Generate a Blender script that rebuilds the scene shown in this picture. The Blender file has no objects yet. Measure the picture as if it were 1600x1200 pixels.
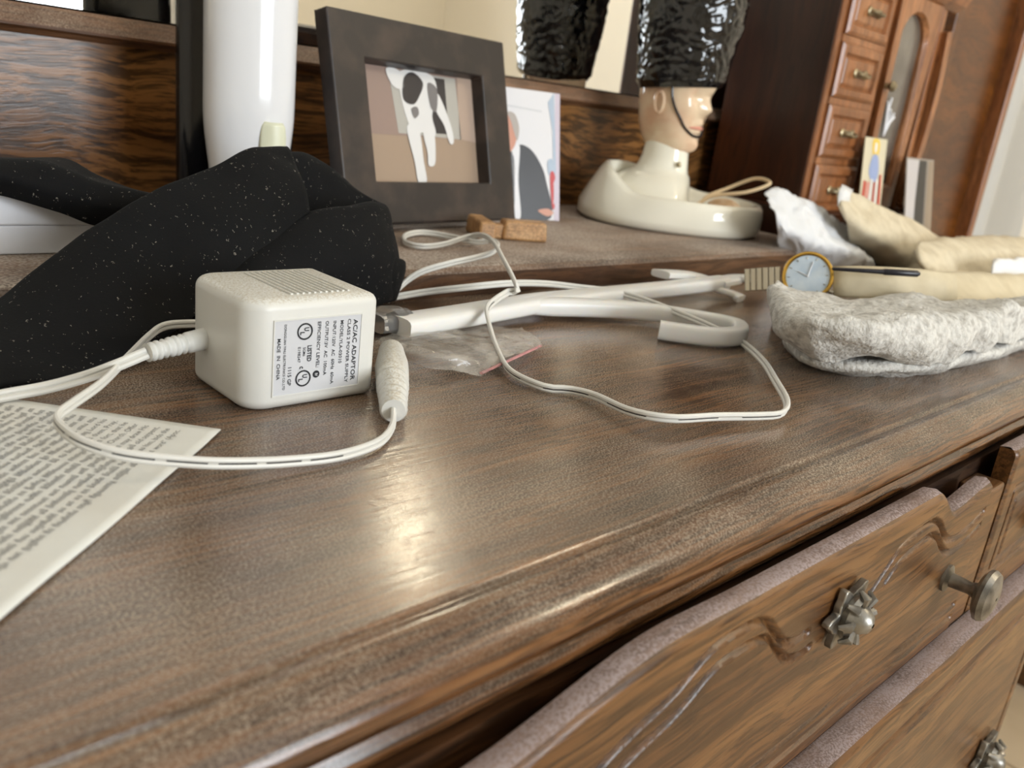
import bpy, bmesh, math, random
from mathutils import Vector, Matrix, noise

# ------------------------------------------------------------------ camera, light, exposure
S = bpy.context.scene
COL = S.collection
cd = bpy.data.cameras.new('camera')
cam = bpy.data.objects.new('camera', cd)
COL.objects.link(cam)
cam.matrix_world = Matrix(((0.72516, 0.13044, -0.67611, 0.0),
                           (-0.67849, 0.30282, -0.66929, 0.0),
                           (0.11743, 0.94408, 0.30809, 0.13),
                           (0, 0, 0, 1)))
cd.sensor_width = 36.0
cd.lens = 30.1
cd.clip_start = 0.01
cd.dof.use_dof = True
cd.dof.focus_distance = 0.40
cd.dof.aperture_fstop = 12.5
S.camera = cam

S.view_settings.view_transform = 'Standard'
S.view_settings.look = 'None'
S.view_settings.gamma = 1.0
S.view_settings.use_curve_mapping = False
S.view_settings.exposure = -0.26
S.cycles.max_bounces = 7
S.cycles.diffuse_bounces = 3
S.cycles.adaptive_threshold = 0.03
S.cycles.glossy_bounces = 4
S.cycles.transmission_bounces = 6
S.cycles.transparent_max_bounces = 8
S.cycles.caustics_refractive = False

W = bpy.data.worlds.new('world')
S.world = W
W.use_nodes = True
bgn = W.node_tree.nodes['Background']
bgn.inputs[0].default_value = (0.80, 0.90, 1.0, 1)
bgn.inputs[1].default_value = 1.0

def area(name, loc, rot, sx, sy, power, color):
    l = bpy.data.lights.new(name, 'AREA')
    l.shape = 'RECTANGLE'; l.size = sx; l.size_y = sy
    l.energy = power; l.color = color
    o = bpy.data.objects.new(name, l); COL.objects.link(o)
    o.location = loc; o.rotation_euler = rot
    return o
# daylight coming in through the window in the wall behind the camera
area('window_daylight', (0.85, -2.72, 0.62), (math.radians(90), 0, 0), 1.35, 1.3, 128, (0.88, 0.945, 1.0))

# ------------------------------------------------------------------ helpers
noise.seed_set(7)
def nvec(p):
    return Vector((noise.noise(p), noise.noise(p + Vector((31.4, 11.7, 5.3))), noise.noise(p + Vector((7.9, 53.1, 23.6)))))
ORG = {}

def tagm(o, label=None, cat=None, group=None, kind=None):
    if label: o['label'] = label
    if cat: o['category'] = cat
    if group: o['group'] = group
    if kind: o['kind'] = kind
    return o

def thing(name, label, cat, loc, group=None):
    o = bpy.data.objects.new(name, None); COL.objects.link(o)
    o.location = loc; o.empty_display_size = 0.02
    ORG[o.name] = Vector(loc)
    return tagm(o, label, cat, group)

class G:
    """collects world-space geometry for one mesh object"""
    def __init__(s): s.v = []; s.f = []; s.m = []
    def add(s, vs, fs, mi=0):
        b = len(s.v); s.v += [Vector(p) for p in vs]
        for q in fs: s.f.append([b + i for i in q]); s.m.append(mi)
        return s
    def box(s, x0, x1, y0, y1, z0, z1, mi=0):
        return s.add([(x0,y0,z0),(x1,y0,z0),(x1,y1,z0),(x0,y1,z0),(x0,y0,z1),(x1,y0,z1),(x1,y1,z1),(x0,y1,z1)],
                     [(0,3,2,1),(4,5,6,7),(0,1,5,4),(1,2,6,5),(2,3,7,6),(3,0,4,7)], mi)
    def grid(s, rows, mi=0, closed=False):
        n = len(rows[0]); vs = [p for r in rows for p in r]; fs = []
        for i in range(len(rows) - 1):
            for j in range(n if closed else n - 1):
                k = (j + 1) % n
                fs.append((i*n + j, i*n + k, (i+1)*n + k, (i+1)*n + j))
        return s.add(vs, fs, mi)
    def tube(s, path, r, n=10, mi=0, cap=True, flat=1.0):
        path = [Vector(p) for p in path]
        R = r if hasattr(r, '__len__') else [r] * len(path)
        rows = []; up = None
        for i, p in enumerate(path):
            t = (path[min(i+1, len(path)-1)] - path[max(i-1, 0)]).normalized()
            if up is None:
                up = Vector((0,0,1)) if abs(t.z) < .9 else Vector((1,0,0))
            a = t.cross(up)
            if a.length < 1e-6: a = t.cross(Vector((0,1,0)))
            a.normalize(); up = a.cross(t).normalized()
            rows.append([p + (a*math.cos(2*math.pi*k/n) + up*math.sin(2*math.pi*k/n)*flat)*R[i] for k in range(n)])
        s.grid(rows, mi, True)
        if cap:
            b = len(s.v) - n*len(rows)
            s.f.append([b+k for k in range(n)][::-1]); s.m.append(mi)
            s.f.append([len(s.v)-n+k for k in range(n)]); s.m.append(mi)
        return s
    def lathe(s, prof, c, axis=(0,0,1), n=32, mi=0):
        ax = Vector(axis).normalized(); a = ax.orthogonal().normalized(); b = ax.cross(a); c = Vector(c)
        rows = [[c + ax*h + (a*math.cos(2*math.pi*k/n) + b*math.sin(2*math.pi*k/n))*r for k in range(n)] for r, h in prof]
        return s.grid(rows, mi, True)
    def poly(s, pts, mi=0): return s.add(pts, [tuple(range(len(pts)))], mi)
    def prism(s, pts, off, mi=0):
        off = Vector(off); n = len(pts); p = [Vector(q) for q in pts]
        s.add(p + [q + off for q in p], [tuple(range(n))[::-1], tuple(range(n, 2*n))] +
              [(i, (i+1) % n, n + (i+1) % n, n + i) for i in range(n)], mi)
        return s

def part(name, g, mats, parent=None, smooth=True, bevel=0, seg=3, solid=0, sub=0, label=None, loc=None, angle=40, kind=None):
    if not isinstance(mats, (list, tuple)): mats = [mats]
    if parent is not None: org = ORG[parent.name]
    elif loc is not None: org = Vector(loc)
    else:
        n = len(g.v)
        org = Vector((sum(p.x for p in g.v)/n, sum(p.y for p in g.v)/n, min(p.z for p in g.v)))
    me = bpy.data.meshes.new(name)
    me.from_pydata([tuple(p - org) for p in g.v], [], g.f)
    for m in mats: me.materials.append(m)
    me.polygons.foreach_set('material_index', g.m)
    bm = bmesh.new(); bm.from_mesh(me)
    bmesh.ops.recalc_face_normals(bm, faces=bm.faces)
    bm.to_mesh(me); bm.free()
    me.polygons.foreach_set('use_smooth', [smooth]*len(me.polygons))
    o = bpy.data.objects.new(name, me); COL.objects.link(o)
    ORG[o.name] = org
    if parent is not None: o.parent = parent
    else: o.location = org
    if solid:
        m = o.modifiers.new('solid', 'SOLIDIFY'); m.thickness = solid; m.offset = 0
    if bevel:
        m = o.modifiers.new('bevel', 'BEVEL'); m.width = bevel; m.segments = seg; m.limit_method = 'ANGLE'; m.angle_limit = math.radians(35)
        m.harden_normals = False
    if sub:
        m = o.modifiers.new('sub', 'SUBSURF'); m.levels = sub; m.render_levels = sub
    if smooth and (bevel or angle < 180):
        try: me.set_sharp_from_angle(angle=math.radians(angle))
        except Exception: pass
    if label: o['label'] = label
    if kind: o['kind'] = kind
    return o

def cat(points, n=8, closed=False):
    P = [Vector(p) for p in points]; out = []; N = len(P)
    for i in range(N if closed else N - 1):
        if closed: a, b, c, d = P[(i-1) % N], P[i], P[(i+1) % N], P[(i+2) % N]
        else: a, b, c, d = P[max(i-1, 0)], P[i], P[i+1], P[min(i+2, N-1)]
        for k in range(n):
            t = k/n
            out.append(0.5*((2*b) + (c-a)*t + (2*a-5*b+4*c-d)*t*t + (-a+3*b-3*c+d)*t**3))
    if not closed: out.append(P[-1])
    return out

def resample(pts, n):
    P = [Vector(p) for p in pts]; L = [0]
    for i in range(1, len(P)): L.append(L[-1] + (P[i]-P[i-1]).length)
    out = []; j = 0
    for k in range(n):
        t = L[-1]*k/(n-1)
        while j < len(L)-2 and L[j+1] < t: j += 1
        f = (t-L[j])/max(1e-9, L[j+1]-L[j]); out.append(P[j].lerp(P[j+1], min(1, max(0, f))))
    return out

def loft(curves, nu=60, nv=10, amp=0.0, scale=40.0, seed=0, floor=None):
    """smooth cloth surface through a few world-space curves"""
    C = [resample(cat(c, 10), nu) for c in curves]
    cols = [cat([c[i] for c in C], nv) for i in range(nu)]
    rows = [[cols[i][j] for i in range(nu)] for j in range(len(cols[0]))]
    if amp:
        for r in rows:
            for k, p in enumerate(r):
                d = nvec(p*scale + Vector((seed, seed*1.7, 0)))
                d2 = nvec(p*scale*2.7 + Vector((seed, 3, seed)))
                r[k] = p + (d + d2*0.4)*amp
    if floor is not None:
        for r in rows:
            for k, p in enumerate(r): r[k] = Vector((p.x, p.y, max(p.z, floor)))
    return rows

def smooth01(x): x = min(1, max(0, x)); return x*x*(3-2*x)

# ------------------------------------------------------------------ materials
def rgb(r, g, b):
    f = lambda c: (c/12.92 if c <= .04045 else ((c+.055)/1.055)**2.4)
    return (f(r/255), f(g/255), f(b/255), 1)

def mat(name, color, rough=0.5, metal=0.0, spec=0.5, trans=0.0, alpha=1.0, sss=0.0, coat=0.0, bump=None, emit=None, var=None, ior=1.45):
    """bump=(scale, strength, distance); var=(scale, other colour, low, high)"""
    m = bpy.data.materials.new(name); m.use_nodes = True
    nt = m.node_tree; b = nt.nodes['Principled BSDF']
    b.inputs['Base Color'].default_value = color
    b.inputs['Roughness'].default_value = rough
    b.inputs['Metallic'].default_value = metal
    b.inputs['Specular IOR Level'].default_value = spec
    b.inputs['Transmission Weight'].default_value = trans
    b.inputs['Alpha'].default_value = alpha
    b.inputs['IOR'].default_value = ior
    if sss:
        b.inputs['Subsurface Weight'].default_value = sss
        b.inputs['Subsurface Radius'].default_value = (0.006, 0.005, 0.004)
    if coat:
        b.inputs['Coat Weight'].default_value = coat; b.inputs['Coat Roughness'].default_value = 0.08
    if emit:
        b.inputs['Emission Color'].default_value = emit[0]; b.inputs['Emission Strength'].default_value = emit[1]
    tc = nt.nodes.new('ShaderNodeTexCoord')
    if var:
        n = nt.nodes.new('ShaderNodeTexNoise'); n.inputs['Scale'].default_value = var[0]; n.inputs['Detail'].default_value = 6
        nt.links.new(tc.outputs['Object'], n.inputs['Vector'])
        r = nt.nodes.new('ShaderNodeValToRGB'); r.color_ramp.elements[0].position = var[2]; r.color_ramp.elements[1].position = var[3]
        r.color_ramp.elements[0].color = color; r.color_ramp.elements[1].color = var[1]
        nt.links.new(n.outputs['Fac'], r.inputs['Fac']); nt.links.new(r.outputs['Color'], b.inputs['Base Color'])
    if bump:
        n = nt.nodes.new('ShaderNodeTexNoise'); n.inputs['Scale'].default_value = bump[0]; n.inputs['Detail'].default_value = 4
        nt.links.new(tc.outputs['Object'], n.inputs['Vector'])
        u = nt.nodes.new('ShaderNodeBump'); u.inputs['Strength'].default_value = bump[1]; u.inputs['Distance'].default_value = bump[2]
        nt.links.new(n.outputs['Fac'], u.inputs['Height']); nt.links.new(u.outputs['Normal'], b.inputs['Normal'])
    return m

def wood(name, dark, mid, light, rough=0.35, grain=(6, 90, 140), knots=0.25, dust=0.0, dustcol=(0.42,0.36,0.31,1), dustscale=(22, 900), bump=0.25, coat=0.0, axis='X', lines=0.6, drough=.25, sharp=(.42,.68)):
    """long grain along one axis, with pores, growth figure, and an optional film of dust"""
    m = bpy.data.materials.new(name); m.use_nodes = True
    nt = m.node_tree; N = nt.nodes; L = nt.links; b = N['Principled BSDF']
    tc = N.new('ShaderNodeTexCoord')
    # figure: warp coordinates a little
    warp = N.new('ShaderNodeTexNoise'); warp.inputs['Scale'].default_value = 7; warp.inputs['Detail'].default_value = 2
    L.new(tc.outputs['Object'], warp.inputs['Vector'])
    sub = N.new('ShaderNodeVectorMath'); sub.operation = 'SUBTRACT'; sub.inputs[1].default_value = (.5,.5,.5)
    L.new(warp.outputs['Color'], sub.inputs[0])
    sc = N.new('ShaderNodeVectorMath'); sc.operation = 'SCALE'; sc.inputs['Scale'].default_value = knots*0.12
    L.new(sub.outputs[0], sc.inputs[0])
    ad = N.new('ShaderNodeVectorMath'); ad.operation = 'ADD'
    L.new(tc.outputs['Object'], ad.inputs[0]); L.new(sc.outputs[0], ad.inputs[1])
    def stretched(k, s, detail):
        mp = N.new('ShaderNodeMapping')
        v = [s, s, s]; v['XYZ'.index(axis)] = k
        mp.inputs['Scale'].default_value = v
        L.new(ad.outputs[0], mp.inputs['Vector'])
        n = N.new('ShaderNodeTexNoise'); n.inputs['Scale'].default_value = 1; n.inputs['Detail'].default_value = detail; n.inputs['Roughness'].default_value = 0.6
        L.new(mp.outputs[0], n.inputs['Vector']); return n
    broad = stretched(grain[0]*.5, grain[1]*.35, 3)
    fine = stretched(grain[0]*2.2, grain[1]*3.6, 4)
    pore = stretched(grain[0]*4, grain[2]*6, 2)
    r = N.new('ShaderNodeValToRGB'); e = r.color_ramp.elements
    e[0].position = .33; e[0].color = dark; e[1].position = .68; e[1].color = light
    x = e.new(.5); x.color = mid
    L.new(broad.outputs['Fac'], r.inputs['Fac'])
    rf = N.new('ShaderNodeValToRGB'); rf.color_ramp.elements[0].position = .44; rf.color_ramp.elements[1].position = .54
    rf.color_ramp.elements[0].color = (1-lines,)*3 + (1,); rf.color_ramp.elements[1].color = (1,1,1,1)
    L.new(fine.outputs['Fac'], rf.inputs['Fac'])
    mu = N.new('ShaderNodeMix'); mu.data_type = 'RGBA'; mu.blend_type = 'MULTIPLY'; mu.inputs[0].default_value = 1
    L.new(r.outputs['Color'], mu.inputs[6]); L.new(rf.outputs['Color'], mu.inputs[7])
    rp = N.new('ShaderNodeValToRGB'); rp.color_ramp.elements[0].position = .36; rp.color_ramp.elements[1].position = .46
    rp.color_ramp.elements[0].color = (.55,.5,.45,1); rp.color_ramp.elements[1].color = (1,1,1,1)
    L.new(pore.outputs['Fac'], rp.inputs['Fac'])
    mu2 = N.new('ShaderNodeMix'); mu2.data_type = 'RGBA'; mu2.blend_type = 'MULTIPLY'; mu2.inputs[0].default_value = 1
    L.new(mu.outputs[2], mu2.inputs[6]); L.new(rp.outputs['Color'], mu2.inputs[7])
    col = mu2.outputs[2]
    b.inputs['Roughness'].default_value = rough
    if dust:
        d1 = N.new('ShaderNodeTexNoise'); d1.inputs['Scale'].default_value = dustscale[0]; d1.inputs['Detail'].default_value = 4
        d2 = N.new('ShaderNodeTexNoise'); d2.inputs['Scale'].default_value = dustscale[1]; d2.inputs['Detail'].default_value = 2
        L.new(tc.outputs['Object'], d1.inputs['Vector']); L.new(tc.outputs['Object'], d2.inputs['Vector'])
        r2 = N.new('ShaderNodeMapRange'); r2.inputs['From Min'].default_value = sharp[0]; r2.inputs['From Max'].default_value = sharp[1]
        L.new(d2.outputs['Fac'], r2.inputs['Value'])
        r1 = N.new('ShaderNodeMapRange'); r1.inputs['From Min'].default_value = .3; r1.inputs['From Max'].default_value = .7; r1.inputs['To Min'].default_value = .15; r1.inputs['To Max'].default_value = 1
        L.new(d1.outputs['Fac'], r1.inputs['Value'])
        mm = N.new('ShaderNodeMath'); mm.operation = 'MULTIPLY'; L.new(r1.outputs[0], mm.inputs[0])
        ma = N.new('ShaderNodeMath'); ma.operation = 'MULTIPLY_ADD'; ma.inputs[1].default_value = .85; ma.inputs[2].default_value = .25
        L.new(r2.outputs[0], ma.inputs[0]); L.new(ma.outputs[0], mm.inputs[1])
        ge = N.new('ShaderNodeNewGeometry'); sx = N.new('ShaderNodeSeparateXYZ'); L.new(ge.outputs['Normal'], sx.inputs[0])
        up = N.new('ShaderNodeMapRange'); up.inputs['From Min'].default_value = .35; up.inputs['From Max'].default_value = .97; up.inputs['To Min'].default_value = .03
        L.new(sx.outputs['Z'], up.inputs['Value'])
        m3 = N.new('ShaderNodeMath'); m3.operation = 'MULTIPLY'; L.new(mm.outputs[0], m3.inputs[0]); L.new(up.outputs[0], m3.inputs[1])
        m4 = N.new('ShaderNodeMath'); m4.operation = 'MULTIPLY'; m4.inputs[1].default_value = dust; m4.use_clamp = True
        L.new(m3.outputs[0], m4.inputs[0])
        mx = N.new('ShaderNodeMix'); mx.data_type = 'RGBA'; L.new(m4.outputs[0], mx.inputs[0]); L.new(col, mx.inputs[6]); mx.inputs[7].default_value = dustcol
        col = mx.outputs[2]
        rr = N.new('ShaderNodeMapRange'); rr.inputs['To Min'].default_value = rough; rr.inputs['To Max'].default_value = min(1, rough+drough)
        L.new(m4.outputs[0], rr.inputs['Value']); L.new(rr.outputs[0], b.inputs['Roughness'])
    L.new(col, b.inputs['Base Color'])
    if bump:
        hh = N.new('ShaderNodeMath'); hh.operation = 'MULTIPLY'; L.new(fine.outputs['Fac'], hh.inputs[0]); L.new(rp.outputs['Color'], hh.inputs[1])
        u = N.new('ShaderNodeBump'); u.inputs['Strength'].default_value = bump; u.inputs['Distance'].default_value = .0006
        L.new(hh.outputs[0], u.inputs['Height'])
        if dust:
            u2 = N.new('ShaderNodeBump'); u2.inputs['Strength'].default_value = .35*min(1, dust); u2.inputs['Distance'].default_value = .00005
            L.new(d2.outputs['Fac'], u2.inputs['Height']); L.new(u.outputs['Normal'], u2.inputs['Normal']); u = u2
        L.new(u.outputs['Normal'], b.inputs['Normal'])
    if coat: b.inputs['Coat Weight'].default_value = coat; b.inputs['Coat Roughness'].default_value = .12
    return m

M = {}
M['top'] = wood('dusty_dresser_wood', rgb(64,37,20), rgb(100,65,37), rgb(130,89,54), rough=.155, grain=(6.5, 150, 140), knots=.12, dust=.95, sharp=(.46,.62), dustcol=rgb(176,158,138), dustscale=(14, 1300), bump=.12, lines=.66, drough=.05)
M['riser'] = wood('thick_dust_wood', rgb(70,44,28), rgb(100,68,44), rgb(125,90,62), rough=.45, grain=(7, 60, 120), dust=1.9, dustcol=rgb(178,164,150), dustscale=(10, 600), bump=.2, lines=.4)
M['back'] = wood('grained_backboard', rgb(104,67,32), rgb(124,82,42), rgb(142,98,54), rough=.3, grain=(6.5, 66, 80), knots=.40, dust=.12, dustcol=rgb(150,130,110), bump=.3, lines=.72)
M['ledge'] = wood('ledge_wood', rgb(80,50,30), rgb(120,82,55), rgb(145,108,78), rough=.4, grain=(5, 60, 120), dust=2.2, dustcol=rgb(172,150,128), bump=.2, lines=.35)
M['front'] = wood('drawer_wood', rgb(82,50,24), rgb(104,68,35), rgb(124,86,48), rough=.32, grain=(5, 90, 110), knots=.22, dust=.2, dustcol=rgb(160,140,118), bump=.3, lines=.5)
M['edge'] = wood('drawer_edge_dust', rgb(100,72,55), rgb(125,98,82), rgb(145,120,106), rough=.5, grain=(7, 60, 120), dust=2.2, dustcol=rgb(166,150,148), bump=.15, lines=.3)
M['carcass'] = wood('carcass_wood', rgb(38,22,10), rgb(62,38,20), rgb(84,54,30), rough=.4, grain=(6, 60, 120), bump=.2)
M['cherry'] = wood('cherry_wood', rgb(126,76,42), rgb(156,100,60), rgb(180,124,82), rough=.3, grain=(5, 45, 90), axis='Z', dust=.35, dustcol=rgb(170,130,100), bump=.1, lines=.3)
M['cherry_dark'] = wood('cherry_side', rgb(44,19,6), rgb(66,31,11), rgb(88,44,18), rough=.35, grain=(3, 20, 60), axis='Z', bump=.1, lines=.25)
M['wardrobe'] = wood('wardrobe_wood', rgb(66,34,8), rgb(94,52,16), rgb(118,70,26), rough=.3, grain=(3, 14, 50), axis='X', knots=.6, bump=.1, lines=.25)
M['peg'] = wood('peg_wood', rgb(160,116,70), rgb(192,146,96), rgb(212,168,118), rough=.45, grain=(20, 200, 300), bump=.2, lines=.3)
M['mirror'] = mat('mirror_glass', (.93,.93,.91,1), rough=.0, metal=1)
M['black_wood'] = mat('black_stained_frame', rgb(42,36,34), rough=.42, var=(30, rgb(78,64,56), .45, .8), bump=(60,.1,.001))
M['wall'] = mat('cream_wall_paint', rgb(238,231,217), rough=.85, bump=(120,.15,.002))
M['ceiling'] = mat('ceiling_paint', rgb(240,239,236), rough=.9, bump=(90,.2,.002))
M['white_trim'] = mat('white_gloss_trim', rgb(196,196,194), rough=.3, bump=(8,.1,.002))
M['floor'] = mat('cream_floor_tile', rgb(214,192,160), rough=.4, var=(6, rgb(196,172,140), .4, .7), bump=(40,.1,.001))
M['grout'] = mat('tile_grout', rgb(170,150,122), rough=.8, bump=(90,.2,.001))
M['white_plastic'] = mat('white_abs', rgb(220,218,211), rough=.36, sss=.05, bump=(900,.12,.0002))
def dusty_plastic():
    m = mat('dusty_white_abs', rgb(220,218,211), rough=.36, sss=.05, bump=(900,.10,.0002))
    nt = m.node_tree; N = nt.nodes; L = nt.links; b = N['Principled BSDF']
    tc = N.new('ShaderNodeTexCoord'); n = N.new('ShaderNodeTexNoise'); n.inputs['Scale'].default_value = 1100; n.inputs['Detail'].default_value = 3
    L.new(tc.outputs['Object'], n.inputs['Vector'])
    ge = N.new('ShaderNodeNewGeometry'); sx = N.new('ShaderNodeSeparateXYZ'); L.new(ge.outputs['Normal'], sx.inputs[0])
    up = N.new('ShaderNodeMapRange'); up.inputs['From Min'].default_value = .5; up.inputs['From Max'].default_value = 1.0; L.new(sx.outputs['Z'], up.inputs['Value'])
    sp = N.new('ShaderNodeMapRange'); sp.inputs['From Min'].default_value = .42; sp.inputs['From Max'].default_value = .62; L.new(n.outputs['Fac'], sp.inputs['Value'])
    mu = N.new('ShaderNodeMath'); mu.operation = 'MULTIPLY'; L.new(up.outputs[0], mu.inputs[0]); L.new(sp.outputs[0], mu.inputs[1])
    mx = N.new('ShaderNodeMix'); mx.data_type = 'RGBA'; mx.inputs[6].default_value = rgb(220,218,211); mx.inputs[7].default_value = rgb(190,180,160)
    L.new(mu.outputs[0], mx.inputs[0]); L.new(mx.outputs[2], b.inputs['Base Color'])
    return m
M['dusty_plastic'] = dusty_plastic()
M['cord'] = mat('white_pvc', rgb(222,219,211), rough=.42, bump=(500,.05,.0002))
M['stripe'] = mat('black_print', rgb(28,26,26), rough=.6, bump=(300,.05,.0002))
M['ink'] = mat('black_ink', rgb(26,26,30), rough=.6, bump=(300,.02,.0001))
M['grey_ink'] = mat('faded_book_ink', rgb(146,144,140), rough=.8, bump=(300,.02,.0001))
M['sticker'] = mat('silver_label', rgb(206,206,208), rough=.4, bump=(300,.04,.0001))
M['paper'] = mat('book_paper', rgb(226,225,218), rough=.8, var=(25, rgb(216,212,202), .45, .75), bump=(200,.1,.0004))
M['frost'] = mat('frosted_plastic', rgb(246,243,238), rough=.25, trans=.12, sss=.6, bump=(120,.05,.0005))
M['clear'] = mat('clear_plastic', rgb(240,236,230), rough=.12, trans=.85, ior=1.25, bump=(60,.2,.001))

def film(name, tint, a, rough):
    m = bpy.data.materials.new(name); m.use_nodes = True
    nt = m.node_tree; N = nt.nodes; L = nt.links; b = N['Principled BSDF']
    b.inputs['Base Color'].default_value = tint; b.inputs['Roughness'].default_value = rough; b.inputs['Specular IOR Level'].default_value = .8
    tr = N.new('ShaderNodeBsdfTransparent'); mx = N.new('ShaderNodeMixShader'); out = N['Material Output']
    tc = N.new('ShaderNodeTexCoord'); n = N.new('ShaderNodeTexNoise'); n.inputs['Scale'].default_value = 70; n.inputs['Detail'].default_value = 4
    L.new(tc.outputs['Object'], n.inputs['Vector'])
    r = N.new('ShaderNodeMapRange'); r.inputs['From Min'].default_value = .35; r.inputs['From Max'].default_value = .7; r.inputs['To Min'].default_value = a*.6; r.inputs['To Max'].default_value = min(1, a*1.5)
    L.new(n.outputs['Fac'], r.inputs['Value']); L.new(r.outputs[0], mx.inputs[0])
    L.new(tr.outputs[0], mx.inputs[1]); L.new(b.outputs[0], mx.inputs[2]); L.new(mx.outputs[0], out.inputs['Surface'])
    u = N.new('ShaderNodeBump'); u.inputs['Strength'].default_value = .5; u.inputs['Distance'].default_value = .002
    L.new(n.outputs['Fac'], u.inputs['Height']); L.new(u.outputs['Normal'], b.inputs['Normal'])
    return m
M['film'] = film('polythene_film', rgb(232,224,210), .34, .08)
M['film_pink'] = film('pink_seal_film', rgb(226,160,160), .6, .2)
M['pane'] = film('window_glass', rgb(235,240,242), .08, .02)

def fabric_black():
    m = mat('black_neoprene', rgb(9,9,10), rough=.85, spec=.25, bump=(900,.25,.0005))
    nt = m.node_tree; N = nt.nodes; L = nt.links; b = N['Principled BSDF']
    tc = N.new('ShaderNodeTexCoord')
    v = N.new('ShaderNodeTexVoronoi'); v.inputs['Scale'].default_value = 560; v.inputs['Randomness'].default_value = 1
    mp = N.new('ShaderNodeMapping'); mp.inputs['Scale'].default_value = (1, 1, .6)
    w = N.new('ShaderNodeTexNoise'); w.inputs['Scale'].default_value = 700; w.inputs['Detail'].default_value = 2
    ad = N.new('ShaderNodeVectorMath'); ad.operation = 'MULTIPLY_ADD'; ad.inputs[1].default_value = (.004,.004,.004)
    L.new(w.outputs['Color'], ad.inputs[0]); L.new(tc.outputs['Object'], mp.inputs['Vector']); L.new(mp.outputs[0], ad.inputs[2])
    L.new(tc.outputs['Object'], w.inputs['Vector']); L.new(ad.outputs[0], v.inputs['Vector'])
    # only some of the specks carry lint
    c = N.new('ShaderNodeSeparateColor'); L.new(v.outputs['Color'], c.inputs[0])
    g1 = N.new('ShaderNodeMath'); g1.operation = 'GREATER_THAN'; g1.inputs[1].default_value = .58; L.new(c.outputs[0], g1.inputs[0])
    sz = N.new('ShaderNodeMath'); sz.operation = 'MULTIPLY'; sz.inputs[1].default_value = .24; L.new(c.outputs[1], sz.inputs[0])
    l1 = N.new('ShaderNodeMath'); l1.operation = 'LESS_THAN'; L.new(v.outputs['Distance'], l1.inputs[0]); L.new(sz.outputs[0], l1.inputs[1])
    mu = N.new('ShaderNodeMath'); mu.operation = 'MULTIPLY'; L.new(g1.outputs[0], mu.inputs[0]); L.new(l1.outputs[0], mu.inputs[1])
    mx = N.new('ShaderNodeMix'); mx.data_type = 'RGBA'; mx.inputs[6].default_value = rgb(9,9,10); mx.inputs[7].default_value = rgb(128,122,112)
    L.new(mu.outputs[0], mx.inputs[0]); L.new(mx.outputs[2], b.inputs['Base Color'])
    return m
M['black_cloth'] = fabric_black()
M['ceramic'] = mat('cream_glaze', rgb(244,238,220), rough=.09, coat=.4, bump=(14,.05,.001))
M['face'] = mat('flesh_glaze', rgb(234,208,176), rough=.12, coat=.4, var=(30, rgb(226,184,152), .45, .7), bump=(14,.05,.001))
M['black_glaze'] = mat('black_glaze', rgb(16,16,18), rough=.14, coat=.5, bump=(40,.1,.001))
M['strap'] = mat('dark_glaze_line', rgb(24,26,34), rough=.2, bump=(40,.05,.001))
M['twine'] = mat('natural_twine', rgb(214,188,150), rough=.8, bump=(300,.4,.001))
M['shell'] = mat('tan_shell', rgb(206,168,128), rough=.4, var=(60, rgb(236,214,184), .4, .7), bump=(60,.2,.001))
M['brass'] = mat('antique_brass', rgb(168,154,124), rough=.36, metal=.8, var=(120, rgb(96,86,70), .4, .7), bump=(200,.3,.0006))
M['pewter'] = mat('aged_pewter', rgb(150,146,138), rough=.36, metal=.8, var=(90, rgb(84,80,74), .4, .7), bump=(150,.4,.0008))
M['smoke'] = mat('smoked_glass', rgb(92,84,76), rough=.12, spec=.8, var=(12, rgb(120,112,102), .4, .7), bump=(30,.1,.001))
M['steel'] = mat('brushed_steel', rgb(176,170,156), rough=.26, metal=1, bump=(300,.1,.0004))
M['gold'] = mat('gold_plate', rgb(214,172,84), rough=.22, metal=1, bump=(200,.05,.0003))
M['dial'] = mat('sky_reflection_dial', rgb(196,214,230), rough=.16, coat=.8, var=(90, rgb(220,232,240), .4, .7), bump=(80,.05,.0003))  # pale blue is a sky reflection painted into the dial colour
M['cream_leather'] = mat('cream_leather', rgb(214,200,170), rough=.6, var=(40, rgb(196,180,148), .4, .75), bump=(250,.3,.0006))
M['towel'] = mat('cream_terry', rgb(226,212,184), rough=.95, var=(60, rgb(206,190,160), .4, .75), bump=(700,.8,.0015))
M['tissue'] = mat('white_tissue', rgb(226,226,227), rough=.9, sss=.2, bump=(120,.4,.001))
M['white_cloth'] = mat('white_cotton', rgb(232,230,228), rough=.9, bump=(300,.4,.0008))
M['knit'] = mat('speckled_knit', rgb(216,213,206), rough=.95, var=(220, rgb(168,163,155), .42, .74), bump=(420,.9,.0016))
M['box_white'] = mat('white_card_box', rgb(228,228,232), rough=.5, bump=(90,.05,.0005))
M['white_gloss'] = mat('white_gloss_shell', rgb(232,232,234), rough=.14, coat=.3, bump=(6,.02,.001))
M['black_gloss'] = mat('black_gloss_shell', rgb(12,11,12), rough=.12, bump=(20,.03,.0005))
M['button'] = mat('cream_button', rgb(222,222,196), rough=.3, bump=(60,.05,.0004))
M['pen'] = mat('black_pen', rgb(20,18,28), rough=.3, bump=(90,.05,.0004))

def flat(name, r, g, b, rough=.35): return mat(name, rgb(r,g,b), rough=rough, bump=(60,.03,.0003))

# ------------------------------------------------------------------ the room
FZ = -0.72; CZ = 1.78
XL, XR, YF, YB = -1.5, 3.2, -2.6, 0.80
def struct(name, g, m, parent=None, **k):
    o = part(name, g, m, parent, smooth=k.pop('smooth', False), **k)
    if parent is None: o['kind'] = 'structure'
    return o
fl = struct('floor', G().box(XL, XR, YF, YB, FZ-.05, FZ-.004), M['grout'], loc=(0,0,FZ-.05))
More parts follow.
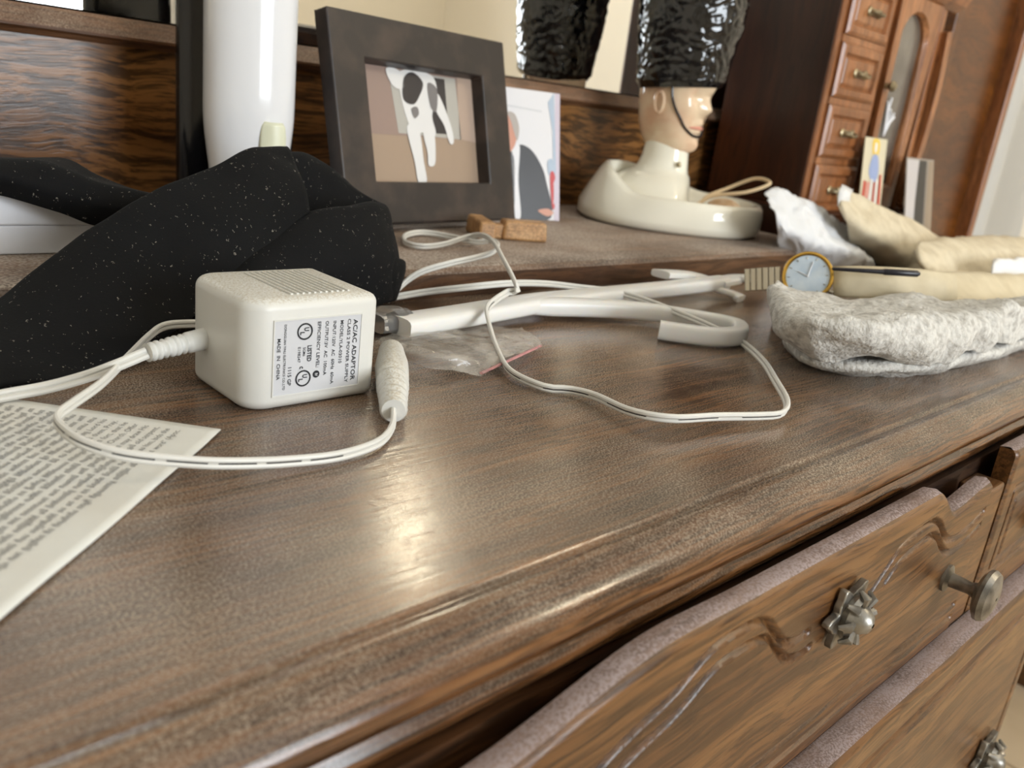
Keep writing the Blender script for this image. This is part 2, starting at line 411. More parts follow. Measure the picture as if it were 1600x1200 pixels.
# square tiles on the part of the floor that shows beside the dresser
tile0 = None; k = 0
for ix in range(5):
    for iy in range(4):
        x0 = 0.72 + ix*.31; y0 = -.50 + iy*.31
        if tile0 is None:
            tile0 = part('floor_tile', G().box(-.1525, .1525, -.1525, .1525, -.006, 0), M['floor'], fl, smooth=False, bevel=.002, seg=2)
            me = tile0.data
            for v in me.vertices: v.co += ORG[fl.name]          # tile mesh is local to its own centre
            t = tile0
        else:
            t = tile0.copy(); COL.objects.link(t); t.parent = fl
        t.location = Vector((x0+.155, y0+.155, FZ)) - Vector((0, 0, FZ-.05))
# remaining floor: one plain slab of the same tile beyond the view
def slab(x0, x1, y0, y1): part('floor_slab', G().box(x0, x1, y0, y1, FZ-.006, FZ-.001), M['floor'], fl, smooth=False)
slab(XL, .70, YF, YB); slab(2.28, XR, YF, YB); slab(.70, 2.28, YF, -.51); slab(.70, 2.28, .75, YB)

struct('ceiling', G().box(XL, XR, YF, YB, CZ, CZ+.05), M['ceiling'], loc=(0,0,CZ))
struct('wall_back', G().box(XL, XR, YB, YB+.08, FZ, CZ), M['wall'], loc=(0,YB,FZ))
struct('wall_left', G().box(XL-.08, XL, YF, YB, FZ, CZ), M['wall'], loc=(XL,0,FZ))
struct('wall_right', G().box(XR, XR+.08, YF, YB, FZ, CZ), M['wall'], loc=(XR,0,FZ))
WX0, WX1, WZ0, WZ1 = .2, 1.5, 0.0, 1.25
g = G().box(XL, WX0, YF-.08, YF, FZ, CZ).box(WX1, XR, YF-.08, YF, FZ, CZ).box(WX0, WX1, YF-.08, YF, FZ, WZ0).box(WX0, WX1, YF-.08, YF, WZ1, CZ)
struct('wall_front', g, M['wall'], loc=(0,YF,FZ))
wn = struct('window_1', G().box(WX0-.06, WX1+.06, YF, YF+.02, WZ0-.07, WZ0).box(WX0-.06, WX1+.06, YF, YF+.02, WZ1, WZ1+.06)
            .box(WX0-.06, WX0, YF, YF+.02, WZ0, WZ1).box(WX1, WX1+.06, YF, YF+.02, WZ0, WZ1), M['white_trim'], loc=((WX0+WX1)/2, YF, WZ0-.07))
part('window_frame', G().box(WX0, WX1, YF-.05, YF-.02, .60, .64).box(WX0, WX0+.03, YF-.05, YF-.02, WZ0, WZ1).box(WX1-.03, WX1, YF-.05, YF-.02, WZ0, WZ1)
     .box(WX0, WX1, YF-.05, YF-.02, WZ0, WZ0+.03).box(WX0, WX1, YF-.05, YF-.02, WZ1-.03, WZ1), M['white_trim'], wn, smooth=False)
part('pane', G().box(WX0+.03, WX1-.03, YF-.038, YF-.034, WZ0+.03, .60), M['pane'], wn, smooth=False)
part('pane', G().box(WX0+.03, WX1-.03, YF-.038, YF-.034, .64, WZ1-.03), M['pane'], wn, smooth=False)
# gathered curtain at the right side of the window
rows = []
for j in range(7):
    z = 1.4 - j*(1.4+.55)/6
    rows.append([(1.48 + i*.0052, YF+.055 + .022*math.sin(i*.62 + .3*math.sin(j)), z) for i in range(70)])
M['curtain'] = mat('sheer_curtain', rgb(236,234,230), rough=.9, trans=.2, bump=(200,.3,.001))
c = part('window_curtain', G().grid(rows), M['curtain'], None, solid=.002)
tagm(c, 'pale sheer curtain reflected in the mirror above the dresser', 'curtain')

# ceiling lamp whose reflection makes the warm spot on the dresser top
LP = Vector((1.931, -.935, 1.52))
lamp = thing('ceiling_lamp', 'round warm white ceiling lamp reflected on the dresser top', 'lamp', (LP.x, LP.y, CZ-.36))
M['globe'] = mat('lit_globe', rgb(255,236,200), rough=.4, emit=((1.0, .87, .64, 1), 98.0), bump=(20,.02,.001))
part('globe', G().lathe([(.001,-.085),(.028,-.081),(.051,-.068),(.070,-.047),(.082,-.020),(.085,0),(.081,.026),(.066,.054),(.045,.074),(.04,.10)], LP, n=32), M['globe'], lamp)
part('canopy', G().lathe([(.04,.10),(.045,.13),(.10,.16),(.105,.255),(.001,.26)], LP, n=32), M['steel'], lamp)

# ------------------------------------------------------------------ dresser
D = thing('dresser', 'long dusty brown wooden dresser with moulded edge and carved drawers', 'dresser', (.45, .43, FZ))
X0, X1 = -.55, 1.62
# top slab: moulded front profile (y, z)
prof = [(.1535,0),(.1525,-.0012),(.1508,-.0016),(.1490,-.0004),(.146,-.0006),(.141,-.0018),(.1365,-.0042),(.1330,-.0078),(.1315,-.0115),(.1325,-.0150),(.1355,-.0178),
        (.1372,-.0190),(.1370,-.0205),(.1350,-.0222),(.1345,-.0250),(.1362,-.0280),(.1400,-.0300),(.150,-.0310),(.16,-.0315),(.76,-.0315),(.76,0)]
g = G()
nx = 44
rows = [[(X0 + (X1-X0)*i/nx, y, z) for i in range(nx+1)] for y, z in prof + [prof[0]]]
g.grid(rows); g.poly([(X0, y, z) for y, z in prof]); g.poly([(X1, y, z) for y, z in prof][::-1])
part('top', g, M['top'], D, angle=60)
# raised shelf along the back
YS = .4395
rp = [(YS+.002,0),(YS,.004),(YS,.0165),(YS+.0025,.0205),(YS+.006,.022),(.76,.022),(.76,0)]
RX0, RX1 = -.55, .93
g = G(); g.grid([[(RX0, y, z),(RX0+.5,y,z),(RX1, y, z)] for y, z in rp + [rp[0]]]); g.poly([(RX0,y,z) for y,z in rp]); g.poly([(RX1,y,z) for y,z in rp][::-1])
part('riser', g, M['riser'], D, angle=30)
part('backboard', G().box(X0, 1.30, .722, .745, 0.0, .150), M['back'], D, smooth=False)
lp = [(.722,.137),(.719,.138),(.7165,.1405),(.7085,.1420),(.7082,.1440),(.7130,.1510),(.7165,.1572),(.760,.1585),(.760,.137)]
g = G(); g.grid([[(X0, y, z),(.4,y,z),(1.30, y, z)] for y, z in lp + [lp[0]]]); g.poly([(X0,y,z) for y,z in lp]); g.poly([(1.30,y,z) for y,z in lp][::-1])
part('ledge', g, M['ledge'], D, angle=30)

# carved drawers: front faces are real relief, y given by the distance to the carved lines
def seg_dist(px, pz, a, b):
    dx, dz = b[0]-a[0], b[1]-a[1]; L2 = dx*dx+dz*dz or 1e-12
    t = max(0, min(1, ((px-a[0])*dx + (pz-a[1])*dz)/L2))
    return math.hypot(px-a[0]-t*dx, pz-a[1]-t*dz)
def curve2(pts, n=8): return [(p.x, p.y) for p in cat([(a, b, 0) for a, b in pts], n)]

def drawer(x0, x1, yf, zb, ztop, lines, thick, beads=(), step=.0008):
    nu = max(2, int((x1-x0)/step)); nv = max(2, int((max(ztop(x0+(x1-x0)*i/20) for i in range(21))-zb)/step))
    depth = {}
    # rasterise groove lines in a neighbourhood only
    R = .0021
    cells = {}
    for ln in lines:
        for a, b in zip(ln[:-1], ln[1:]):
            n = max(1, int(math.hypot(b[0]-a[0], b[1]-a[1])/.003))
            for q in range(n+1):
                k = (int((a[0]+(b[0]-a[0])*q/n)/.005), int((a[1]+(b[1]-a[1])*q/n)//.005))
                for di in (-1,0,1):
                    for dj in (-1,0,1): cells.setdefault((k[0]+di, k[1]+dj), set()).add((a, b))
    rows = []
    for j in range(nv+1):
        r = []
        for i in range(nu+1):
            x = x0 + (x1-x0)*i/nu; zt = ztop(x); z = zb + (zt-zb)*j/nv
            d = 0
            for a, b in cells.get((int(x/.005), int(z//.005)), ()):
                q = seg_dist(x, z, a, b)
                if q < R: d = max(d, .0034*(1-q/R))
                elif q < 2*R: pass
            for (bz, bw, bh) in beads:
                q = abs(z-bz)
                if q < bw: d -= bh*(1-(q/bw)**2)
            e = min(x-x0, x1-x, z-zb)                     # softened border
            if e < .003: d += .0015*(1-e/.003)**2
            e = zt-z
            if e < .003: d += .002*(1-e/.003)**2
            r.append(Vector((x, yf+d, z)))
        rows.append(r)
    g = G(); g.grid(rows)
    # dusty top edge and thickness
    xs = [x0+(x1-x0)*i/nu for i in range(0, nu+1)]
    g.grid([rows[-1], [Vector((x, yf+thick*.5, ztop(x)+.0012)) for x in xs], [Vector((x, yf+thick, ztop(x))) for x in xs]], 1)
    g.grid([[Vector((x, yf+thick, ztop(x))) for x in xs], [Vector((x, yf+thick, zb)) for x in xs], rows[0]], 0)
    g.grid([[r[0] for r in rows], [Vector((x0, yf+thick, p[0].z)) for p in rows]])
    g.grid([[r[-1] for r in rows], [Vector((x1, yf+thick, p[-1].z)) for p in rows]])
    return part('drawer', g, [M['front'], M['edge']], D, angle=50)

def wave_top(x0, x1, base=-.0215, drop=-.0385):
    def f(x):
        # long rise, flat middle, quick S to a low shoulder that lifts again at the end
        w = x1-x0; t = (x-x0)/w
        if t < .24: return drop + .004 + (base-drop-.004+.001)*smooth01(t/.24)
        if t < .785: return base + .001*(1-smooth01((t-.24)/.12))
        if t < .87: return base + (drop-base)*smooth01((t-.785)/.085)
        return drop + .005*smooth01((t-.87)/.13)
    return f
G1 = [(.100,-.094),(.140,-.070),(.178,-.050),(.207,-.041),(.222,-.033),(.232,-.0305),(.250,-.0305),(.262,-.034),(.270,-.041),(.279,-.049),(.289,-.0525),(.300,-.0525)]
def shift(pts, dx, dz=0): return [(a+dx, b+dz) for a, b in pts]
linesA = [curve2(G1[1:]), curve2(shift(G1, .005, -.009)[1:])]
G2 = [(.342,-.064),(.356,-.054),(.368,-.045),(.378,-.0385),(.393,-.0355),(.412,-.034),(.424,-.038),(.434,-.046),(.446,-.053),(.460,-.055),(.478,-.053),(.494,-.049)]
linesA += [curve2(G2), curve2(shift(G2, .003, -.0085)[2:])]
linesA.append([(.125,-.1165),(.494,-.1165)])
linesA.append([(.125,-.108),(.494,-.108)])
ZB = -.1265
dA = drawer(.118, .499, .117, ZB, wave_top(.118, .499), linesA, .0105)
linesB = [curve2(shift(G1, -.40)), curve2(shift(G1, -.395, -.009)), [(-.27,-.1165),(.08,-.1165)]]
dB = drawer(-.29, .088, .117, ZB, wave_top(-.29, .088), linesB, .0105, step=.003)
linesC = [[(.545,-.048),(.665,-.048),(.665,-.105),(.545,-.105),(.545,-.048)], [(.555,-.056),(.655,-.056),(.655,-.097),(.555,-.097),(.555,-.056)]]
dC = drawer(.529, .682, .117, ZB, lambda x: -.0215-.017*smooth01((x-.60)/.06)*(1-smooth01((x-.66)/.02)), linesC, .0105, step=.0015)
dE = drawer(-.30, .682, .105, -.300, lambda x: -.1300, [[(-.3,-.150),(.674,-.150)],[(-.3,-.157),(.674,-.157)],[(.667,-.150),(.667,-.29)]], .0145, step=.0024)
dF = drawer(-.30, .682, .108, -.480, lambda x: -.310, [[(-.3,-.33),(.674,-.33)]], .012, step=.006)
dG = drawer(-.30, .682, .108, -.640, lambda x: -.490, [[(-.3,-.51),(.674,-.51)]], .012, step=.006)
for a, b in ((.090,.116),(.501,.527),(.684,.697)):
    part('post', G().box(a, b, .1185, .135, -.128, -.040), M['front'], D, smooth=False, bevel=.002)
part('carcass', G().box(-.50, .690, .135, .74, FZ+.06, -.0316), M['carcass'], D, smooth=False)
part('side_panel', G().box(.690, .700, .125, .74, FZ, -.0316), M['front'], D, smooth=False, bevel=.002)
part('plinth', G().box(-.50, .689, .130, .70, FZ, FZ+.06), M['front'], D, smooth=False, bevel=.003)
part('back_panel', G().box(.700, 1.60, .70, .72, FZ, -.0316), M['carcass'], D, smooth=False)
part('end_panel', G().box(1.58, 1.60, .16, .70, FZ, -.0316), M['front'], D, smooth=False)

def ornate_pull(x, z, yf, parent, sc=1.0):
    g = G()
    # leafy plate
    pts = []
    for k in range(64):
        a = 2*math.pi*k/64
        r = (.0145 + .0028*math.cos(6*a) + .0012*math.cos(12*a+1))*sc
        pts.append((x + r*math.cos(a)*1.25, yf-.001, z + r*math.sin(a)*1.0))
    g.prism(pts, (0, -.004*sc, 0))
    pl = part('backplate', g, M['pewter'], parent, smooth=True, bevel=.001, seg=2, label='ornate pewter backplate')
    g = G()
    c = Vector((x, yf-.005*sc, z))
    g.lathe([(.0112*sc,0),(.012*sc,.003*sc),(.0105*sc,.0055*sc),(.008*sc,.0045*sc),(.0066*sc,.0075*sc),(.0045*sc,.0105*sc),(.001,.0118*sc)], c, (0,-1,0), 28)
    for k in range(8):
        a = 2*math.pi*k/8
        g.tube([c + Vector((math.cos(a)*.0065*sc, -.005*sc, math.sin(a)*.0065*sc)), c + Vector((math.cos(a)*.0125*sc, -.0055*sc, math.sin(a)*.0118*sc)), c + Vector((math.cos(a)*.0168*sc, -.002*sc, math.sin(a)*.0142*sc))], [.0014*sc,.0026*sc,.0010*sc], 8)
    part('rosette', g, M['pewter'], parent)
def round_knob(x, z, yf, parent):
    g = G().lathe([(.0075,0),(.0075,.002),(.004,.0035),(.0034,.013),(.0045,.016),(.0105,.0175),(.0138,.0195),(.0142,.0215),(.0128,.024),(.008,.0256),(.001,.026)], (x, yf+.0005, z), (0,-1,0), 28)
    part('knob', g, M['pewter'], parent, label='round pewter knob')
ornate_pull(.327, -.052, .117, dA, .84)
round_knob(.461, -.080, .117, dA)
round_knob(.165, -.080, .117, dA)
ornate_pull(.605, -.076, .117, dC, .8)
ornate_pull(.632, -.275, .105, dE, 1.05)
ornate_pull(.10, -.215, .105, dE, 1.05)

# ------------------------------------------------------------------ mirror
MX0, MX1 = -.45, 1.28
mr = thing('dresser_mirror', 'wide wall mirror standing on the ledge behind the dresser', 'mirror', (.4, .73, .158))
part('glass', G().box(MX0, MX1, .722, .728, .1590, 1.05), M['mirror'], mr, smooth=False)
part('frame', G().box(MX0-.05, MX0, .715, .745, .1590, 1.10).box(MX1, MX1+.05, .715, .745, .1590, 1.10).box(MX0, MX1, .715, .745, 1.05, 1.10), M['back'], mr, smooth=False, bevel=.004)
part('backing', G().box(MX0, MX1, .7285, .742, .1590, 1.05), M['carcass'], mr, smooth=False)

# ------------------------------------------------------------------ power adapter
AX0, AX1, AY0, AY1, AZ1 = .1525, .2140, .2975, .3530, .0465
ad = thing('power_adapter', 'boxy white mains power adapter with printed label, on the dresser top', 'power adapter', ((AX0+AX1)/2, (AY0+AY1)/2, 0))
bm = bmesh.new()
bmesh.ops.create_cube(bm, size=1)
for v in bm.verts:
    v.co.x = (AX0+AX1)/2 + v.co.x*(AX1-AX0); v.co.y = (AY0+AY1)/2 + v.co.y*(AY1-AY0); v.co.z = AZ1/2 + v.co.z*AZ1
vert_l = [e for e in bm.edges if abs(e.verts[0].co.z-e.verts[1].co.z) > .01 and e.verts[0].co.x < .16]
bmesh.ops.bevel(bm, geom=vert_l, offset=.011, segments=8, profile=.5, affect='EDGES')
rest = [e for e in bm.edges if e.calc_face_angle(0) > math.radians(50)]
bmesh.ops.bevel(bm, geom=rest, offset=.0045, segments=6, profile=.5, affect='EDGES')
g = G(); g.v = [v.co.copy() for v in bm.verts]; g.f = [[v.index for v in f.verts] for f in bm.faces]
bm.verts.index_update()
g.f = [[v.index for v in f.verts] for f in bm.faces]; g.m = [0]*len(g.f); bm.free()
part('body', g, M['dusty_plastic'], ad, angle=80)
for k in range(11):
    x = .1745 + k*.0027
    part('vent_rib', G().box(x, x+.0013, .3045, .3455, AZ1-.0006, AZ1+.0007), M['dusty_plastic'], ad, smooth=False, bevel=.0003, seg=2)
LX0, LX1, LZ0, LZ1 = .1640, .2045, .0065, .0380
lab = part('label', G().box(LX0, LX1, AY0-.0002, AY0+.001, LZ0, LZ1), M['sticker'], ad, smooth=False, label='printed silver rating label')
g = G()
for a, b, c_, d in ((LX0-.0005,LX1+.0005,LZ0-.0005,LZ0),(LX0-.0005,LX1+.0005,LZ1,LZ1+.0005),(LX0-.0005,LX0,LZ0,LZ1),(LX1,LX1+.0005,LZ0,LZ1)):
    g.box(a, b, AY0-.0005, AY0+.001, c_, d)
part('label_rim', g, M['white_plastic'], ad, smooth=False)

def text_geo(body, bold=0.0, res=2):
    cu = bpy.data.curves.new('t', 'FONT'); cu.body = body; cu.size = 1; cu.resolution_u = res; cu.offset = bold
    ob = bpy.data.objects.new('t', cu); COL.objects.link(ob)
    dg = bpy.context.evaluated_depsgraph_get(); dg.update()
    me = bpy.data.meshes.new_from_object(ob.evaluated_get(dg))
    vs = [v.co.copy() for v in me.vertices]; fs = [list(p.vertices) for p in me.polygons]
    bpy.data.objects.remove(ob); bpy.data.curves.remove(cu); bpy.data.meshes.remove(me)
    return vs, fs
def put_text(g, body, origin, along, up, length=None, height=None, bold=0.0, nrm=None):
    """lay text: origin = start of baseline; length = run along the baseline"""
    vs, fs = text_geo(body, bold)
    x0 = min(v.x for v in vs); x1 = max(v.x for v in vs)
    sx = length/(x1-x0) if length else height/.7
    sy = height/.7 if height else sx
    o = Vector(origin); a = Vector(along); u = Vector(up)
    g.add([o + a*(v.x-x0)*sx + u*v.y*sy for v in vs], fs)
LW, LH = LX1-LX0, LZ1-LZ0
def lx(zx): return LX0 + (zx-190)/888*LW
def lz(v): return LZ1 - v*LH
YT = AY0-.00035
DN, UPX = (0,0,-1), (1,0,0)
g = G()
for body, zx, v0, v1, h, bold in (
    ('AC/AC ADAPTOR', 995, .06, .93, .0021, .015), ('CLASS 2 POWER SUPPLY', 932, .05, .95, .0015, .01), ('MODEL:YLA-03010', 853, .06, .66, .0015, .012),
    ('INPUT:120V  AC  60Hz  60mA', 775, .06, .94, .0015, .012), ('OUTPUT:3V  AC  100mA', 695, .05, .80, .0015, .012), ('EFFICIENCY LEVEL:', 615, .05, .68, .0015, .012),
    ('LISTED', 520, .36, .58, .0019, .03), ('5GM6', 474, .38, .50, .0012, .01), ('E198247', 424, .37, .58, .0012, .01), ('c', 448, .635, .67, .0022, .03),
    ('1115 GP', 330, .63, .88, .0016, .015), ('DONGGUAN YINLI ELECTRONICS CO.,LTD', 282, .05, .93, .0010, .015), ('MADE  IN  CHINA', 218, .23, .78, .0015, .015)):
    put_text(g, body, (lx(zx), YT, lz(v0)), DN, UPX, (v1-v0)*LH, h, bold)
def ring(g, x, z, r0, r1, y, n=36):
    g.grid([[(x+r*math.cos(2*math.pi*k/n), y, z+r*math.sin(2*math.pi*k/n)) for k in range(n)] for r in (r0, r1)], 0, True)
for v in (.165, .805):
    cx, cz = lx(487), lz(v)
    ring(g, cx, cz, .0029, .0036, YT)
    put_text(g, 'U', (cx-.0003, YT, cz+.0017), DN, UPX, .0016, .0021, .04)
    put_text(g, 'L', (cx-.0021, YT, cz-.0001), DN, UPX, .0013, .0019, .04)
ring(g, lx(620), lz(.77), .0001, .0016, YT)
part('print', g, M['ink'], lab, smooth=False)
g = G(); put_text(g, 'IV', (lx(605), YT-.00015, lz(.755)), DN, UPX, .0013, .0013, .03)
part('print', g, M['sticker'], lab, smooth=False)

def twin_cable(path, r=.0011, n=8, lean=.6, dash=None):
    """two bonded strands; returns (strands, dashes)"""
    P = resample(cat(path, 14), 260)
    A, B, Mid = [], [], []
    for i, p in enumerate(P):
        t = (P[min(i+1, len(P)-1)] - P[max(i-1, 0)]).normalized()
        h = t.cross(Vector((0,0,1)))
        h = h.normalized() if h.length > 1e-4 else Vector((1,0,0))
        s = (h*(1-lean) + Vector((0,0,1))*lean); s = (s - t*s.dot(t)).normalized()
        A.append(p + s*r*.92); B.append(p - s*r*.92); Mid.append((p, s.cross(t).normalized()))
    g = G(); g.tube(A, r, n); g.tube(B, r, n)
    dg = None
    if dash:
        dg = G()
        i0, i1, on, off = dash
        i = i0
        while i + on < i1:
            for sgn in (-1, 1):
                dg.tube([Mid[k][0] + Mid[k][1]*sgn*r*.38 for k in range(i, i+on)], r*.42, 6)
            i += on + off
    return g, dg

# lead leaving the adapter on its left side
SRa = Vector((.1535, .336, .0215)); SRb = Vector((.1270, .331, .0195))
sr = G()
prf = [(.0044, .0)]
pth = []; rad = []
for k in range(34):
    t = k/33; p = SRa.lerp(SRb, t); pth.append(p)
    base = .0047 - .0008*t
    if t > .3: base += -.0009*(1 if (int((t-.3)*20) % 2) else 0)
    rad.append(base)
sr.tube(pth, rad, 16)
part('strain_relief', sr, M['white_plastic'], ad, angle=60)
g, dgm = twin_cable([SRb, (0.1150, 0.3322, 0.0150), (0.1047, 0.3373, 0.0100), (0.0922, 0.3420, 0.0060), (0.0771, 0.3430, 0.0045), (0.0582, 0.3406, 0.0030)], .0013, lean=.7)
part('cord', g, M['cord'], ad)

# ------------------------------------------------------------------ moulded plug with its own lead
pb = Vector((0.2455, 0.3296, 0.0085)); pe = Vector((0.1993, 0.2627, 0.0066))
pl = thing('barrel_plug', 'ribbed white barrel plug and thin lead lying against the power adapter', 'plug', (pb.x, pb.y, 0))
g = G(); pth = []; rad = []
for k in range(50):
    t = k/49; pth.append(pb.lerp(pe, t))
    r = .0062 + .0018*smooth01(t/.4) - .0022*smooth01((t-.45)/.55)
    if t < .03: r *= .7
    if t > .45: r -= .0009*(1 if int((t-.5)*26) % 2 else 0)
    rad.append(min(r, pth[-1].z))
g.tube(pth, rad, 18)
part('plug_body', g, M['dusty_plastic'], pl, angle=60)
lead = [pe, (0.1935, 0.2554, 0.0030), (0.1795, 0.2449, 0.0030), (0.1604, 0.2414, 0.0030), (0.1410, 0.2434, 0.0040), (0.1233, 0.2459, 0.0060), (0.1095, 0.2493, 0.0080), (0.0920, 0.2566, 0.0110), (0.0824, 0.2678, 0.0130), (0.0798, 0.2807, 0.0140), (0.0812, 0.2886, 0.0150), (0.0892, 0.2983, 0.0150), (0.1053, 0.3179, 0.0140), (0.1233, 0.3429, 0.0140), (0.1425, 0.3696, 0.0140), (0.1521, 0.3765, 0.0160), (0.1627, 0.3776, 0.0160), (0.1806, 0.3794, 0.0140)]
g, dgm = twin_cable(lead, .0011, lean=.9, dash=(40, 150, 12, 2))
cr = part('lead', g, M['cord'], pl)
part('printed_stripe', dgm, M['stripe'], cr)

# ------------------------------------------------------------------ long looped cable
loop = [(0.3151, 0.4303, 0.0040), (0.3296, 0.4337, 0.0140), (0.3399, 0.4294, 0.0220), (0.3583, 0.4236, 0.0280), (0.3843, 0.4284, 0.0300), (0.4070, 0.4377, 0.0310), (0.4304, 0.4581, 0.0310), (0.4497, 0.4865, 0.0290), (0.4405, 0.4952, 0.0265), (0.4376, 0.5245, 0.0255), (0.4253, 0.5417, 0.0255), (0.4021, 0.5324, 0.0250), (0.3827, 0.5060, 0.0250),
        (0.3867, 0.4911, 0.0250), (0.4092, 0.4933, 0.0260), (0.4391, 0.5031, 0.0290), (0.4409, 0.4869, 0.0330), (0.4130, 0.4438, 0.0360), (0.3805, 0.3973, 0.0340), (0.3669, 0.3728, 0.0280), (0.3649, 0.3661, 0.0220), (0.3643, 0.3722, 0.0210), (0.3453, 0.3639, 0.0190), (0.3307, 0.3551, 0.0160), (0.3211, 0.3405, 0.0100), (0.3047, 0.3146, 0.0050), (0.2903, 0.2884, 0.0035), (0.2905, 0.2657, 0.0030), (0.3000, 0.2575, 0.0030),
        (0.3026, 0.2434, 0.0040), (0.2972, 0.2177, 0.0060), (0.3059, 0.2012, 0.0070), (0.3314, 0.1944, 0.0060), (0.3569, 0.1861, 0.0050), (0.3708, 0.1832, 0.0050), (0.3871, 0.1903, 0.0060), (0.4146, 0.2125, 0.0060), (0.4509, 0.2429, 0.0050), (0.4816, 0.2777, 0.0040), (0.4708, 0.2939, 0.0100), (0.4720, 0.3208, 0.0120), (0.4744, 0.3501, 0.0130), (0.4683, 0.3742, 0.0140), (0.4471, 0.3888, 0.0150), (0.4208, 0.3980, 0.0170), (0.3877, 0.4012, 0.0180), (0.3588, 0.4123, 0.0140), (0.3414, 0.4295, 0.0080), (0.3192, 0.4361, 0.0040)]
g, dgm = twin_cable(loop, .0012, lean=.75, dash=(118, 178, 6, 2))
lc = thing('looped_cable', 'thin white twin cable coiled in a big loop in front of the picture frame', 'cable', (.30, .25, 0))
cb = part('cable', g, M['cord'], lc)
part('printed_stripe', dgm, M['stripe'], cb)

# ------------------------------------------------------------------ frosted plastic reaching tool
tl = thing('plastic_hook_tool', 'long frosted white plastic stick with curled hook and forked end', 'plastic tool', (.42, .37, 0))
def bar(path, w, h, n=14):
    P = [Vector(p) for p in path]; rows = []
    for i, p in enumerate(P):
        t = (P[min(i+1,len(P)-1)] - P[max(i-1,0)]).normalized()
        s = t.cross(Vector((0,0,1))).normalized(); u = s.cross(t)
        ww = w[i] if hasattr(w, '__len__') else w; hh = h[i] if hasattr(h, '__len__') else h
        rows.append([p + s*ww*math.copysign(abs(math.cos(a))**.5, math.cos(a)) + u*hh*math.copysign(abs(math.sin(a))**.5, math.sin(a)) for a in [2*math.pi*(k+.5)/n for k in range(n)]])
    g = G(); g.grid(rows, 0, True); g.poly(rows[0][::-1]); g.poly(rows[-1]); return g
shaft = resample([(0.2733, 0.3623, 0.0095), (0.3111, 0.3659, 0.0098), (0.3964, 0.3783, 0.0100), (0.4987, 0.3750, 0.0120), (0.5705, 0.3746, 0.0130), (0.6049, 0.3738, 0.0140)], 40)
part('shaft', bar(shaft, [.0105-.003*smooth01((k-10)/25) for k in range(40)], .0052), M['frost'], tl, angle=60)
hk = resample(cat([(0.3615, 0.3714, 0.0096), (0.3946, 0.3705, 0.0095), (0.4313, 0.3585, 0.0090), (0.4636, 0.3405, 0.0085), (0.4857, 0.3166, 0.0080), (0.4992, 0.2973, 0.0075), (0.4951, 0.2866, 0.0072), (0.4785, 0.2788, 0.0070), (0.4610, 0.2841, 0.0068), (0.4480, 0.2970, 0.0066), (0.4380, 0.3096, 0.0066)], 8), 60)
part('hook', bar(hk, [(.0075-.0022*smooth01(k/40))*(.35+.65*smooth01(k/12)) for k in range(60)], [.0058*(.5+.5*smooth01(k/10)) for k in range(60)]), M['frost'], tl, angle=60)
f1 = resample(cat([(0.5894, 0.3727, 0.0140), (0.5859, 0.3925, 0.0160), (0.5413, 0.3905, 0.0200)], 8), 14)
part('prong', bar(f1, .0085, .0030), M['frost'], tl)
f2 = resample(cat([(0.5954, 0.3736, 0.0140), (0.6218, 0.3730, 0.0160), (0.6268, 0.3633, 0.0190)], 8), 14)
part('prong', bar(f2, .0085, .0030), M['frost'], tl)
f3 = resample(cat([(0.5820, 0.3763, 0.0120), (0.6088, 0.3684, 0.0060), (0.6134, 0.3597, 0.0030)], 8), 14)
part('prong', bar(f3, .0075, .0030), M['frost'], tl)
part('clear_socket', bar(resample([(0.2642, 0.3733, 0.0095), (0.2763, 0.3737, 0.0095), (0.2870, 0.3703, 0.0095)], 10), [.011,.011,.011,.0115,.0125,.0125,.0125,.0115,.0105,.010], [.005]*4+[.0065]*4+[.0055]*2), M['clear'], tl, smooth=False)

# small clear zip bag under the tool
bagr = loft([[(0.2499, 0.3482, 0.0030), (0.2525, 0.3229, 0.0030), (0.2638, 0.3063, 0.0020), (0.2779, 0.2972, 0.0010)], [(0.2464, 0.3415, 0.0090), (0.2529, 0.3193, 0.0110), (0.2698, 0.3072, 0.0090), (0.3028, 0.3067, 0.0040)], [(0.2607, 0.3571, 0.0060), (0.2771, 0.3454, 0.0080), (0.3099, 0.3412, 0.0060), (0.3480, 0.3252, 0.0010)], [(0.2937, 0.3785, 0.0030), (0.3180, 0.3734, 0.0030), (0.3415, 0.3657, 0.0030), (0.3624, 0.3566, 0.0020)]], 40, 8, .0016, 90, 3, .0006)
bg_ = thing('plastic_bag', 'small crumpled clear plastic zip bag under the frosted stick', 'plastic bag', (.29, .33, 0))
part('film', G().grid(bagr), M['film'], bg_, label='crumpled clear film')
part('seal_strip', G().tube(cat([(0.2778, 0.2973, 0.0020), (0.3065, 0.3057, 0.0035), (0.3440, 0.3214, 0.0025)], 8), .0012, 8, flat=.5), M['film_pink'], bg_, label='pink seal edge')

# ------------------------------------------------------------------ printed page
pc = Vector((0.1361, 0.2846, 0.0000)); rd = Vector((.746,.666,0)).normalized(); pu = Vector((-.666,.746,0)).normalized()
pg = thing('book_page', 'loose printed book page with a cream margin at the left of the dresser', 'paper', (pc.x-.06, pc.y-.02, 0))
PWd, PHt = .150, .085
def pz(s, t): return .0007 + .0012*smooth01(s/.03)*0 + .0006*math.sin(s*40)**2
rows = [[pc - rd*(PWd*i/40) + pu*(PHt*j/24) + Vector((0,0,pz(PWd*i/40, 0) + .0010*math.exp(-((PWd*i/40)/.012)**2))) for i in range(41)] for j in range(25)]
sh = part('sheet', G().grid(rows), M['paper'], pg, solid=.0005)
g = G(); rnd = random.Random(4)
def pagept(s, t, dz=.0005):        # s = distance from the right edge, t = height above the bottom edge
    return pc - rd*s + pu*t + Vector((0,0,pz(s,0) + .0010*math.exp(-(s/.012)**2) + dz))
